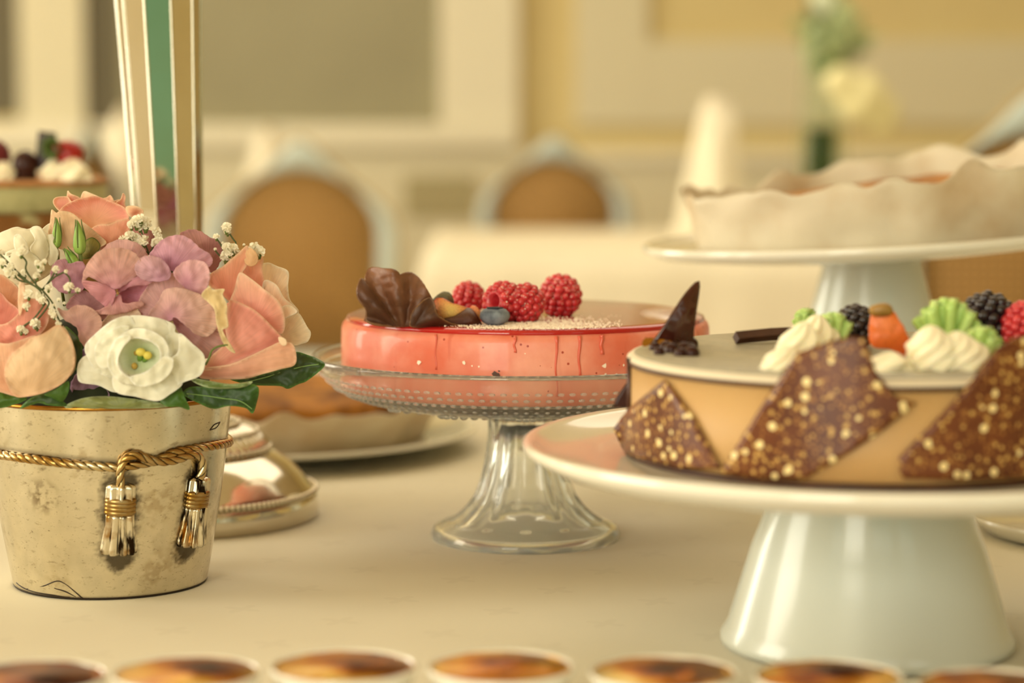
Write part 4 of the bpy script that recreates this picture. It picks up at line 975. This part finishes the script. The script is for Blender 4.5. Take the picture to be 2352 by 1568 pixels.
p8([(1130, 1385), (1240, 1325), (1350, 1325), (1460, 1282), (1592, 1256), (1615, 1330), (1600, 1450), (1560, 1550), (1400, 1600), (1300, 1560), (1200, 1450)], -.010, 'DE9468', 'EE9C80', bulge=.008, edge='F4C49A')
p8([(640, 1145), (700, 1180), (740, 1160), (840, 1165), (920, 1200), (990, 1262), (1130, 1372), (1220, 1450), (1320, 1550), (1200, 1620), (900, 1650), (700, 1610), (600, 1460), (620, 1300)], -.014, 'D2A878', 'D8AE80', bulge=.009, edge='EBC595')
# -- white rose at upper left
r = flower('white_rose', 60, 640, 1.465, 'creamy white rose at the left picture edge under the green cake', 'rose', 'roses in the silver pot')
core(r, 50, 590, 1.465, 74, 62, 'E6DCBC')
def w4(pts, d, **k): petal('petal', pts, C4, 1.440+d*1.5, r, PW, k.pop('ci', 'EDE4C6'), k.pop('co', 'F4EDD6'), **k)
w4([(-120, 380), (-40, 210), (60, 152), (130, 133), (200, 150), (290, 128), (345, 180), (415, 190), (420, 270), (450, 330), (430, 430), (330, 520), (200, 570), (40, 540), (-100, 480)], .004, bulge=.012)
w4([(310, 160), (380, 105), (385, 180), (420, 190), (400, 240), (340, 220)], .012, ci='D8CDA4', bulge=.003)
w4([(-80, 300), (-20, 200), (60, 155), (140, 140), (230, 160), (300, 210), (330, 270), (250, 290), (190, 340), (80, 350), (-20, 330)], -.008, bulge=.009, edge='F8F3E0')
w4([(225, 150), (290, 128), (345, 200), (372, 300), (350, 380), (290, 420), (250, 380), (225, 290), (260, 230)], -.011, bulge=.007, edge='F8F3E0', gx=.006)
w4([(110, 200), (150, 190), (200, 250), (215, 320), (180, 350), (130, 330), (105, 270)], -.021, bulge=.005, edge='FAF6E6')
w4([(40, 330), (150, 290), (230, 320), (300, 390), (290, 480), (190, 560), (60, 500), (0, 410)], -.013, bulge=.008, edge='F8F3E0')
w4([(330, 210), (415, 190), (400, 250), (440, 320), (420, 400), (370, 420), (350, 320)], -.009, bulge=.004, gx=.008)
# -- peach rose at lower left
r = flower('peach_rose', 60, 890, 1.405, 'large peach and cream rose bud at the lower left of the pot', 'rose', 'roses in the silver pot')
core(r, 50, 800, 1.425, 100, 105, 'C98E68', ry=90)
def e4(pts, d, ci, co, **k): petal('petal', pts, C4, 1.395+d*1.4, r, PM, ci, co, **k)
e4([(-120, 520), (0, 490), (80, 540), (140, 600), (155, 700), (100, 760), (-120, 760)], .012, 'E3A37A', 'DE9A6E', bulge=-.006, edge='EDBE92')
e4([(-120, 620), (0, 625), (60, 690), (150, 770), (120, 880), (0, 920), (-120, 900)], .004, 'DE7A66', 'E68A74', bulge=-.006, edge='F0A88C')
e4([(150, 520), (185, 560), (180, 690), (150, 800), (135, 690)], -.006, 'E8B88C', 'EFC79E', bulge=.003)
e4([(140, 780), (180, 680), (300, 680), (365, 740), (360, 850), (300, 940), (180, 990), (60, 1020), (-80, 1020), (-100, 880), (40, 860)], -.002, 'E07A68', 'E9987C', bulge=.009, edge='F2B894', gy=-.006)
e4([(-140, 1000), (60, 1010), (260, 950), (260, 1010), (120, 1080), (60, 1180), (70, 1290), (140, 1400), (30, 1380), (-140, 1300)], -.012, 'E3A076', 'EFB98E', bulge=.008, edge='F2C49C')
e4([(230, 970), (330, 930), (430, 870), (485, 900), (540, 990), (562, 1100), (552, 1200), (480, 1300), (350, 1372), (200, 1408), (100, 1395), (35, 1260), (50, 1150), (120, 1060), (190, 1010)], -.016, 'DDB07E', 'E3C396', bulge=.016, edge='E6B184', base=(200, 1400))
e4([(430, 868), (470, 870), (530, 960), (572, 1100), (560, 1210), (520, 1250), (500, 1150), (470, 1000)], -.006, 'C8AE80', 'D2B88A', bulge=.004)
# -- big pink rose at right
r = flower('pink_rose', 590, 850, 1.435, 'largest pink rose at the right of the bouquet, edges fading to cream', 'rose', 'roses in the silver pot')
core(r, 560, 770, 1.440, 80, 85, 'D98E78', ry=75)
def e5(pts, d, ci, co, name='petal', **k): petal(name, pts, C5, 1.420+d*1.4, r, PM, ci, co, **k)
e5([(700, 440), (765, 403), (840, 430), (922, 470), (920, 580), (935, 680), (1000, 765), (960, 820), (880, 850), (760, 760), (700, 600)], .016, 'EFC29A', 'F6DDB4', bulge=-.006, edge='F8E6C2', base=(700, 800))
e5([(860, 820), (940, 800), (1000, 780), (1062, 880), (1092, 932), (1070, 992), (1020, 1012), (960, 1027), (890, 1010), (840, 940)], .010, 'EBCB9C', 'F4E0B8', bulge=.004, edge='F8E8C8', base=(860, 980))
e5([(735, 545), (830, 565), (895, 670), (1000, 765), (905, 825), (890, 900), (820, 880), (740, 740)], .006, 'F4B898', 'F8D8B2', bulge=.007, edge='FBE2C0', base=(780, 860))
e5([(870, 740), (930, 720), (990, 770), (920, 810), (880, 820)], .000, 'F6CDA8', 'F8DCB8', bulge=.003, edge='FBE6C8')
e5([(560, 330), (600, 290), (650, 300), (695, 385), (715, 348), (737, 378), (728, 450), (745, 600), (660, 560), (590, 500), (540, 520)], .008, 'EE9C7C', 'F2B48A', bulge=.007, edge='F6C89C')
e5([(600, 300), (640, 290), (690, 340), (692, 400), (650, 430), (600, 410), (590, 350)], -.004, 'E6B078', 'EEC088', bulge=.004)
e5([(333, 490), (430, 430), (500, 370), (560, 320), (612, 272), (625, 330), (612, 420), (570, 490), (530, 600), (505, 700), (440, 660), (380, 610), (325, 575)], -.004, 'EC8A70', 'EEA47A', bulge=.008, edge='F4C498', gx=.004, base=(480, 700))
e5([(555, 478), (640, 520), (740, 600), (850, 690), (892, 800), (892, 905), (850, 940), (740, 850), (620, 750), (490, 700), (520, 600)], -.008, 'E88276', 'F6BC98', bulge=.010, edge='F8CDA6', base=(640, 900))
e5([(490, 680), (600, 720), (700, 780), (800, 880), (885, 975), (870, 1005), (780, 1050), (640, 1110), (480, 1175), (320, 1210), (285, 1180), (360, 1090), (455, 1000), (450, 900), (458, 800), (475, 720)], -.018, 'F0AE90', 'EA8E80', bulge=.013, edge='F4BC98', base=(330, 1200), gx=.003, gp=.6)
e5([(270, 1200), (480, 1165), (640, 1100), (780, 1032), (865, 1000), (960, 1020), (977, 1160), (860, 1202), (720, 1240), (600, 1272), (400, 1278), (262, 1268)], -.020, 'D88C74', 'EDB088', bulge=.008, edge='F2C29A', base=(280, 1230), gy=.01)
e5([(850, 960), (900, 975), (910, 1015), (880, 1025), (855, 1000)], -.026, 'F0CFA4', 'F2D8B0', bulge=.002)
e5([(270, 645), (330, 580), (355, 605), (440, 600), (430, 645), (462, 720), (460, 790), (472, 880), (430, 905), (455, 965), (525, 1075), (480, 1060), (430, 1000), (385, 870), (370, 760), (320, 700)], -.030, 'C8A45C', 'DCC080', name='faded_petal', bulge=.004, edge='E6CC94', ruffle=.002)
mesh('stem_curl', tube(spline([P(380+x/3.2675, 480+y/3.2675, 1.375) for x, y in ((470, 1020), (400, 1030), (350, 1060), (330, 1110), (300, 1170))], 6), .0007, 6), M['stem'], r)

# -- hydrangea florets
def floret(label, px_, py_, Y, pets, eye=None):
    h = flower('hydrangea_floret', px_, py_, Y, label, 'hydrangea', 'hydrangea florets')
    for pts, d, ci, co, base, kw in pets:
        petal('petal', pts, C1, Y+d*1.6, h, M['hyd'], ci, co, edge=None, base=base, jag=.7, **({'bulge': .005, 'ruffle': .0012, 'gp': .8} | kw))
    if eye:
        c = P(C1[0]+eye[0]/C1[2], C1[1]+eye[1]/C1[2], Y-.006)
        mesh('eye', join(ball(c, .0013, .0013, .0013, 8, 6), ball(c+Vector((.001, -.0008, -.0015)), .0009, nu=8, nv=6), ball(c+Vector((-.0008, -.0008, .0012)), .0008, nu=8, nv=6)), mat('floret eye', 'A88048', .5), h)
    return h
Yh = 1.400
floret('central mauve-pink hydrangea floret with tiny tan eye above the open white flower', 268, 665, Yh, [
    ([(530, 700), (580, 640), (660, 622), (740, 648), (780, 700), (785, 780), (720, 820), (640, 800), (560, 760)], .010, 'B4788A', 'D29A90', (640, 850), {}),
    ([(438, 860), (445, 785), (500, 702), (560, 672), (640, 668), (710, 690), (752, 750), (740, 800), (700, 835), (645, 872), (605, 885), (540, 858), (470, 820)], -.002, 'C06C88', 'D09A84', (610, 890), {'bulge': .006}),
    ([(435, 845), (520, 850), (600, 885), (615, 905), (605, 940), (580, 990), (530, 955), (470, 900)], -.004, 'B85878', 'D0808C', (615, 895), {}),
    ([(625, 880), (700, 830), (790, 795), (830, 810), (790, 860), (700, 870), (640, 900)], -.001, 'B8587C', 'CE8494', (620, 890), {}),
    ([(632, 905), (700, 858), (780, 850), (785, 910), (750, 950), (680, 968), (640, 945)], .003, '98385E', 'B25C78', (620, 900), {'bulge': -.003}),
    ([(485, 1010), (560, 980), (600, 935), (640, 915), (655, 960), (740, 950), (760, 970), (700, 1000), (600, 1020)], -.003, 'C0607C', 'DCA090', (620, 905), {}),
], (615, 893))
floret('rose-mauve hydrangea floret at the top centre beside the baby\'s breath', 430, 600, Yh+.004, [
    ([(790, 715), (830, 650), (880, 612), (950, 598), (1010, 622), (1060, 668), (1112, 700), (1125, 745), (1085, 780), (980, 800), (930, 800), (860, 750)], .004, 'A85A90', 'D092A4', (900, 800), {'bulge': .007}),
    ([(713, 775), (740, 722), (800, 708), (860, 728), (905, 790), (890, 835), (800, 845), (740, 825)], -.006, 'B0709A', 'CE9AA8', (860, 840), {'bulge': .006}),
    ([(920, 790), (970, 742), (1030, 730), (1092, 750), (1112, 820), (1095, 880), (1060, 915), (1000, 890), (960, 860), (930, 825)], -.010, 'B86A90', 'D8A2A4', (985, 850), {'bulge': .006}),
])
floret('pale mauve hydrangea floret with veined petal beside the big pink rose', 430, 740, Yh-.012, [
    ([(733, 1010), (738, 940), (768, 890), (820, 830), (900, 800), (965, 820), (1010, 880), (960, 930), (870, 960), (810, 1020), (745, 1032)], .010, 'B07088', 'CE9A92', (900, 1030), {'bulge': .008}),
    ([(788, 1015), (838, 950), (870, 890), (950, 878), (1050, 908), (1112, 950), (1142, 1010), (1148, 1085), (1100, 1135), (1040, 1125), (980, 1075), (925, 1035), (900, 1055), (830, 1042)], -.002, '9C4878', 'DCB296', (905, 1035), {'bulge': .008, 'gp': .55}),
    ([(915, 1040), (1000, 1080), (1080, 1138), (1150, 1095), (1185, 1150), (1160, 1215), (1100, 1250), (1030, 1220), (960, 1140)], .006, '8C3C74', 'C8988A', (905, 1035), {'bulge': .004, 'gp': .6}),
])
floret('small violet hydrangea floret left of centre behind baby\'s breath', 160, 640, Yh+.010, [
    ([(278, 860), (268, 790), (300, 735), (350, 728), (365, 750), (430, 738), (455, 780), (445, 880), (390, 905), (330, 905)], .000, '8E4A74', 'B4748A', (400, 860), {}),
])
floret('dark mauve hydrangea petal tucked below the central floret', 190, 700, Yh+.008, [
    ([(352, 985), (378, 930), (440, 892), (500, 925), (560, 990), (510, 1010), (440, 990)], .002, '74384C', 'A0626A', (470, 980), {'bulge': .003}),
    ([(490, 960), (560, 960), (640, 1000), (600, 1040), (520, 1040)], .006, '7C4040', 'A8685C', (470, 980), {'bulge': .003}),
])
floret('tan-pink hydrangea floret between the peach rose and open white flower', 185, 760, Yh-.010, [
    ([(305, 985), (350, 1000), (400, 972), (470, 978), (530, 1030), (538, 1090), (490, 1140), (462, 1195), (420, 1155), (408, 1090), (340, 1045)], .0, 'A05C68', 'CC9A80', (420, 1085), {'bulge': .004, 'gp': .5}),
])
floret('violet hydrangea petal low beside the pot rim', 200, 890, Yh-.004, [
    ([(372, 1400), (400, 1340), (430, 1300), (425, 1230), (470, 1190), (490, 1290), (545, 1390), (580, 1455), (490, 1468), (405, 1462)], .0, '6C4480', '8E6A92', (480, 1300), {'bulge': .003}),
])
floret('rust-brown hydrangea petal behind the top of the big pink rose', 470, 590, Yh+.030, [
    ([(950, 602), (1000, 570), (1060, 578), (1110, 610), (1165, 635), (1185, 690), (1160, 755), (1125, 800), (1060, 760), (1000, 680)], .0, '8A4A44', '9E5C54', (1100, 780), {'bulge': .004}),
    ([(690, 560), (760, 560), (830, 600), (850, 660), (800, 700), (740, 690)], .010, '8A4A40', 'A86458', (760, 700), {'bulge': .003}),
])
floret('pale beige petal peeping out behind the open white flower', 280, 735, Yh-.008, [
    ([(530, 1080), (580, 1020), (650, 1000), (720, 990), (745, 1040), (650, 1080), (560, 1110)], .006, 'C6A67E', 'D8BC96', (640, 1080), {'bulge': .003}),
])

# -- open white lisianthus in front
r = flower('lisianthus', 325, 900, 1.395, 'open white lisianthus with green throat and yellow stamens, front centre', 'flower')
YL = 1.373
def l1(pts, d, name='petal', ci='EAE6CC', co='F4F1E0', **k):
    petal(name, pts, C1, YL+d*1.3, r, PW, ci, co, base=(745, 1240), edge='FAF8EC', **({'bulge': .005, 'ruffle': .0016} | k))
core(r, 325, 825, YL+.024, 96, 68, 'DCD8BC', ry=50)
l1([(410, 1345), (415, 1280), (455, 1235), (560, 1220), (650, 1330), (690, 1405), (610, 1432), (520, 1395), (430, 1380)], .004, bulge=.007)
l1([(470, 1260), (448, 1190), (500, 1125), (600, 1048), (690, 1030), (720, 1110), (640, 1160), (600, 1250), (620, 1350), (520, 1330)], .001, bulge=.008, gx=-.004)
l1([(590, 1065), (680, 1027), (780, 1028), (880, 1055), (915, 1140), (860, 1200), (760, 1160), (650, 1150), (610, 1120)], .002, bulge=.008)
l1([(850, 1045), (925, 1075), (928, 1112), (965, 1130), (1005, 1200), (960, 1270), (880, 1320), (840, 1250), (880, 1180), (870, 1110)], .003, bulge=.006)
l1([(950, 1120), (1020, 1175), (1083, 1240), (1067, 1335), (980, 1375), (880, 1410), (810, 1350), (860, 1280), (940, 1220)], -.001, bulge=.007, gx=.003)
l1([(600, 1340), (700, 1350), (800, 1310), (900, 1290), (950, 1340), (965, 1390), (900, 1442), (832, 1478), (720, 1455), (615, 1430)], -.003, bulge=.008, gy=-.004)
l1([(585, 1200), (620, 1145), (680, 1125), (690, 1150), (650, 1195), (625, 1260), (640, 1315), (690, 1350), (750, 1348), (720, 1395), (630, 1375), (570, 1290)], -.010, bulge=.005)
l1([(630, 1140), (700, 1095), (790, 1100), (870, 1150), (895, 1220), (860, 1290), (845, 1210), (800, 1165), (720, 1145), (660, 1160)], -.007, bulge=.005)
l1([(690, 1350), (770, 1325), (835, 1270), (870, 1240), (920, 1260), (900, 1330), (830, 1385), (730, 1400)], -.011, bulge=.006)
l1([(500, 1200), (560, 1120), (640, 1080), (690, 1090), (620, 1150), (585, 1220), (575, 1300), (520, 1290)], -.006, bulge=.005)
l1([(620, 1240), (640, 1180), (690, 1145), (760, 1140), (830, 1175), (855, 1230), (830, 1290), (770, 1330), (690, 1345), (640, 1310)], -.002, name='throat', ci='B4CC7C', co='F6F8E6', bulge=-.005, gp=.9, ruffle=.0004)
ce = lambda x, y, d: P(C1[0]+x/C1[2], C1[1]+y/C1[2], YL+d)
YS = mat('yellow stamen', 'DCCB5A', .5); mesh('stigma', join(ball(ce(745, 1218, -.004), .0030, .0026, .0024, 12, 8), ball(ce(782, 1236, -.005), .0026, .0024, .0024, 12, 8)), YS, r)
mesh('stamen', join(ball(ce(712, 1292, -.001), .0018, .0016, .0020, 10, 6), ball(ce(722, 1222, .002), .0017, nu=10, nv=6)), mat('tan stamen', 'C8A650', .6), r)
mesh('pistil', join(tube([ce(735, 1285, .006), ce(742, 1255, .002), ce(745, 1228, -.002)], .0018, 8), tube([ce(755, 1280, .006), ce(768, 1258, .0), ce(780, 1240, -.004)], .0014, 8), tube([ce(700, 1210, .006), ce(735, 1262, .006)], .0008, 6)), mat('green pistil', '6E9438', .5), r)

# -- ivy leaves and greens
LG = 'green leaves around the pot rim'
def leaf(pts, fr, Y, label, ci='2E5418', co='3F6B22', **k):
    o = cv(pts, fr); c = (sum(p[0] for p in o)/len(o), sum(p[1] for p in o)/len(o))
    t = thing('ivy_leaf', P(c[0], c[1], Y), label, 'leaf', LG)
    vein = k.pop('vein', None)
    petal('leaf_blade', pts, fr, Y, t, LF, ci, co, **({'bulge': .004, 'edge': '55803A', 'ruffle': .0015} | k))
    if vein:
        vp = [P(fr[0]+x/fr[2], fr[1]+y/fr[2], Y-.0042+k.get('gx', 0)*((fr[0]+x/fr[2])-c[0])/100+k.get('gy', 0)*((fr[1]+y/fr[2])-c[1])/100) for x, y in vein]
        mesh('vein', tube(spline(vp, 5), .00035, 5), mat('leaf vein', '6E9050', .6), t)
leaf([(480, 1275), (600, 1268), (740, 1235), (860, 1200), (960, 1160), (975, 1072), (1080, 1098), (1150, 1128), (1197, 1167), (1150, 1222), (1060, 1290), (1000, 1312), (920, 1347), (860, 1327), (700, 1322), (600, 1312)], C5, 1.413, 'dark green ivy leaf pointing right towards the glass stand', '27491A', '2C5218', vein=[(600, 1300), (760, 1260), (900, 1215), (1040, 1180), (1150, 1165)], gx=-.004)
leaf([(130, 1385), (200, 1332), (400, 1340), (620, 1312), (690, 1330), (702, 1372), (690, 1430), (656, 1532), (600, 1492), (480, 1477), (360, 1497), (240, 1452), (180, 1422)], C5, 1.387, 'pointed dark ivy leaf hanging over the right rim of the pot', '20401A', '35661E', vein=[(160, 1385), (300, 1400), (430, 1420), (560, 1440), (650, 1500)], gx=-.004, bulge=.003)
leaf([(185, 1270), (300, 1282), (480, 1312), (650, 1293), (600, 1332), (480, 1347), (330, 1342), (240, 1312)], C5, 1.381, 'narrow pale-edged leaf curling between the two ivy leaves', '5E8246', '7C9C62', bulge=.002, edge='B0C094')
leaf([(-40, 1440), (50, 1380), (105, 1325), (140, 1400), (182, 1502), (100, 1482), (20, 1482)], C5, 1.371, 'green leaf folded over the rim under the open white flower', '3A6A20', '46782A', bulge=.003)
leaf([(340, 1512), (430, 1465), (560, 1452), (700, 1465), (800, 1478), (900, 1500), (860, 1512), (700, 1518), (500, 1516)], C1, 1.377, 'greyish underside of a leaf lying along the rim front', '7E9468', '8CA078', bulge=.003, edge='A8B890')
leaf([(-40, 1425), (60, 1445), (145, 1462), (90, 1492), (20, 1512), (-40, 1508)], C1, 1.381, 'bright green leaf at the left picture edge on the rim', '3C6A22', '4A7C2A', bulge=.003)
leaf([(105, 1518), (165, 1462), (240, 1440), (330, 1478), (352, 1505), (260, 1500), (200, 1488)], C1, 1.375, 'dark green leaf below the peach rose on the rim', '27481C', '35602A', bulge=.003)
leaf([(235, 1442), (300, 1412), (362, 1372), (362, 1430), (325, 1485), (280, 1462)], C1, 1.373, 'small folded leaf at the lower right of the peach rose', '3A6A22', '4C7A30', bulge=.003)
leaf([(345, 1085), (400, 1125), (435, 1190), (425, 1290), (395, 1310), (375, 1200)], C1, 1.397, 'narrow green leaf standing between peach rose and white flower', '31471E', '4A5E2C', bulge=.003)
leaf([(430, 710), (445, 640), (490, 612), (530, 650), (510, 700), (460, 725)], C1, 1.435, 'dull grey-green leaf behind the pointed buds', '8C9460', '9EA470', bulge=.003)

# -- green buds
def bud(tip, base, hw, Y, label):
    p1 = P(C1[0]+tip[0]/C1[2], C1[1]+tip[1]/C1[2], Y); p0 = P(C1[0]+base[0]/C1[2], C1[1]+base[1]/C1[2], Y)
    t = thing('flower_bud', p0, label, 'bud', 'pointed green buds'); ax = (p1-p0); h = ax.length; s = hw/C1[2]*Y/F
    R = Matrix.Translation(p0) @ Vector((0, 0, 1)).rotation_difference(ax).to_matrix().to_4x4()
    mesh('bud_body', moved(lathe([(0, 0), (s*.35, 0), (s*.8, h*.08), (s, h*.25), (s*.85, h*.5), (s*.5, h*.75), (s*.22, h*.9), (0, h)], 30, rf=lambda a, j, z: 1+.07*math.cos(5*a)), R), M['bud'], t)
    sp = []
    for k in range(3):
        a = k*2.1+.4; sp.append(tube(spline([Vector((s*.9*math.cos(a), s*.9*math.sin(a), h*.2)), Vector((s*.95*math.cos(a), s*.95*math.sin(a), h*.5)), Vector((s*.6*math.cos(a), s*.6*math.sin(a), h*.85)), Vector((s*.55*math.cos(a), s*.55*math.sin(a), h*1.02))], 4), [s*.13]*8+[s*.1]*3+[s*.08]*2, 6))
    mesh('sepal', moved(join(*sp), R), M['stem'], t)
    mesh('stalk', tube([p0+Vector((0, 0, .001)), p0+Vector((.001, .006, -.02)), p0+Vector((.002, .012, -.035))], s*.33, 8), M['stem'], t)
bud((302, 508), (298, 668), 27, 1.427, 'pointed green bud nearest the pink top rose, left one')
bud((412, 520), (424, 700), 34, 1.415, 'largest pointed green bud, upright in front of the top rose')
bud((344, 668), (405, 770), 30, 1.413, 'short slanting green bud at the foot of the largest bud')

# -- gypsophila (baby's breath)
def blossom_mesh(seed, r=1.0):
    q = random.Random(seed); parts = [ball((0, 0, 0), .45*r, nu=8, nv=6)]
    for k in range(26):
        th = math.acos(1-1.5*(k+.5)/26); a = k*2.4; d = Vector((math.sin(th)*math.cos(a), math.sin(th)*math.sin(a), math.cos(th)))
        u = d.orthogonal().normalized(); u.rotate(Matrix.Rotation(q.random()*6, 3, d)); v = d.cross(u); s = .42*r*(.8+.5*q.random())
        c0 = d*.30*r; c1 = d*r*(.85+.25*q.random())
        parts.append(([c0-u*s*.3, c0+u*s*.3, c1+u*s*.75+v*s*.2, c1+d*.12*r+v*s*.1, c1-u*s*.75-v*s*.15], [(0, 1, 2, 3, 4)]))
    return join(*parts)
bm_cache = [blossom_mesh(s) for s in range(4)]
GP = "baby's breath sprays"
def spray(label, Y, blooms, stems, fr=C1, sr=.0005):
    q = random.Random(len(blooms))
    b0 = stems[0][-1] if stems else blooms[0]
    t = thing('babys_breath', P(fr[0]+b0[0]/fr[2], fr[1]+b0[1]/fr[2], Y+.004), label, 'flower', GP)
    for i, (x, y, rr) in enumerate(blooms):
        dy = q.uniform(-.004, .004); c = P(fr[0]+x/fr[2], fr[1]+y/fr[2], Y+dy); s = rr/fr[2]*Y/F*.92
        Mx = Matrix.Translation(c) @ Matrix.Rotation(q.uniform(.2, .9), 4, 'X') @ Matrix.Rotation(q.random()*6, 4, 'Z') @ Matrix.Scale(s, 4)
        mesh('blossom', moved(bm_cache[i % 4], Mx), M['gyp'], t, smooth=False)
        mesh('calyx', tube([c+Vector((0, .001, -s*.5)), c+Vector((0, .001, -s*1.385))], [s*.5, s*.22], 8), M['stem'], t)
    st_ = []
    for s_ in stems: st_.append(tube(spline([P(fr[0]+x/fr[2], fr[1]+y/fr[2], Y+.003) for x, y in s_], 4), sr, 5))
    if st_: mesh('stems', join(*st_), mat('gypsophila stem', '4A5228', .6), t)
spray("baby's breath cluster between the top rose and the silver stem", 1.420,
      [(722, 530, 36), (770, 540, 40), (745, 515, 30), (695, 545, 25), (690, 605, 32), (720, 625, 36), (760, 628, 33), (650, 622, 24), (830, 580, 26), (838, 605, 22), (828, 640, 32), (845, 632, 24), (740, 555, 26)],
      [[(745, 560), (760, 620), (790, 700)], [(830, 605), (815, 650), (790, 700)], [(690, 620), (740, 660), (790, 700)], [(829, 660), (810, 690), (790, 720)]])
spray("baby's breath above the big pink rose with one raised blossom", 1.417,
      [(1198, 560, 30), (1205, 580, 22), (1145, 608, 19), (1200, 665, 28), (1235, 672, 32), (1195, 712, 34), (1215, 690, 26), (1252, 690, 24), (1345, 668, 34), (1372, 685, 34), (1292, 650, 8), (1140, 674, 9), (1180, 640, 8)],
      [[(1215, 590), (1235, 620), (1250, 645), (1240, 700)], [(1150, 620), (1175, 660), (1190, 700)], [(1140, 680), (1165, 710), (1200, 740)], [(1345, 690), (1300, 720), (1240, 740)]])
lb = [(10, 745, 26), (55, 770, 26), (45, 800, 22), (75, 805, 20), (110, 690, 28), (125, 660, 16), (130, 800, 24), (200, 750, 22), (215, 775, 22), (195, 815, 22), (235, 740, 16), (295, 782, 22), (350, 792, 12), (255, 878, 22), (365, 873, 28), (410, 890, 16), (150, 910, 30), (215, 920, 30), (225, 945, 22), (140, 975, 24), (275, 1005, 22), (285, 1025, 20), (185, 1065, 28), (195, 1080, 24), (110, 1100, 26), (135, 1108, 18), (310, 1068, 18), (340, 960, 10), (310, 940, 11), (285, 970, 10)]
ls = [[(0, 700), (60, 760), (130, 830), (210, 890), (240, 940)], [(10, 750), (80, 800), (150, 850), (225, 890)], [(295, 782), (270, 830), (225, 890)], [(350, 792), (290, 820), (225, 885)], [(110, 705), (140, 740), (140, 790), (210, 885)], [(195, 815), (190, 860), (225, 890)], [(365, 880), (370, 830), (340, 795)], [(225, 890), (280, 960), (300, 1020), (330, 1080)], [(185, 1060), (230, 1010), (260, 960), (240, 930)], [(110, 1090), (180, 1040), (240, 960)], [(60, 760), (90, 830), (150, 850)]]
spray("baby's breath spray with dark stems over the white and peach roses at left", 1.380, lb, ls, sr=.00055)
spray("small baby's breath tip in front of the white rose at far left", 1.397, [(-10, 690, 24), (0, 720, 20), (48, 700, 14), (20, 690, 12)], [[(0, 700), (30, 740), (70, 790)]])

# ================================================================ CREME BRULEES
def brul_mat(seed):
    m = mat('caramelised custard %d' % seed, 'D9B25E', .45, spec=.25); t = m.node_tree; n = t.nodes; l = t.links; b = n['Principled BSDF']
    tcn = n.new('ShaderNodeTexCoord'); mp = n.new('ShaderNodeMapping'); mp.inputs['Location'].default_value = (seed*3.1, seed*1.7, 0); l.new(tcn.outputs['Object'], mp.inputs[0])
    ns = n.new('ShaderNodeTexNoise'); ns.inputs['Scale'].default_value = 34; ns.inputs['Detail'].default_value = 5; l.new(mp.outputs[0], ns.inputs[0])
    ln_ = n.new('ShaderNodeVectorMath'); ln_.operation = 'LENGTH'; l.new(tcn.outputs['Object'], ln_.inputs[0])
    mm = n.new('ShaderNodeMath'); mm.operation = 'MULTIPLY_ADD'; mm.inputs[1].default_value = -11 if seed else -5; l.new(ln_.outputs['Value'], mm.inputs[0]); l.new(ns.outputs[0], mm.inputs[2])
    r_ = n.new('ShaderNodeValToRGB'); el = r_.color_ramp.elements; el[0].position = .02; el[0].color = lin('E0C47C'); el[1].position = .55; el[1].color = lin('3E1A0C')
    for p, c_ in ((.16, 'D8A040'), (.27, 'C07420'), (.42, '84400F')): qq = el.new(p); qq.color = lin(c_)
    l.new(mm.outputs[0], r_.inputs[0]); l.new(r_.outputs[0], b.inputs['Base Color']); return m
cups = [(62, 1512, 'leftmost ramekin with dark scorched custard, cut by the left picture edge', 0), (420, 1503, 'second ramekin from the left with evenly burnt orange custard', 1), (785, 1489, 'third ramekin from the left with a yellow rim and dark centre', 2), (1150, 1490, 'fourth ramekin from the left below the glass stand', 3), (1528, 1502, 'fifth ramekin from the left, left of the white pedestal', 4), (1912, 1512, 'sixth ramekin from the left in front of the white pedestal', 5), (2292, 1532, 'rightmost ramekin showing only its pale rim', 6)]
for x, y, lab, sd in cups:
    zr = .037; rr = .0325; pb = PZ(x, y, zr); cc = Vector((pb.x*.96, pb.y-rr, 0))
    t = thing('creme_brulee_cup', cc, lab, 'dessert', 'creme brulees in a row along the front')
    mesh('ramekin', lathe([(0, 0), (.026, 0), (.0275, .001), (.0295, .012), (.031, .030), (rr+.0006, .0345), (rr+.0010, .0362), (rr+.0002, .0370), (rr-.0006, .0366), (rr-.0010, .0350), (rr-.0016, .031), (.026, .006), (0, .005)], 64, cc, rf=lambda a, j, z: 1+(.008*math.cos(28*a) if .008 < z < .032 else 0)), M['porcelain'], t)
    V, Fc = lathe([(.002, .0358), (.01, .0358), (.02, .0357), (.027, .0356), (rr-.0010, .0360)], 48, (0, 0, 0))
    o = mesh('custard', ([Vector(v)+cc+Vector((0, 0, .0008*noise.noise(Vector(v)*80+Vector((sd*5, 0, 0))))) for v in V], Fc[:]), brul_mat(sd), t, origin=cc+Vector((0.004, .004, .0345)))
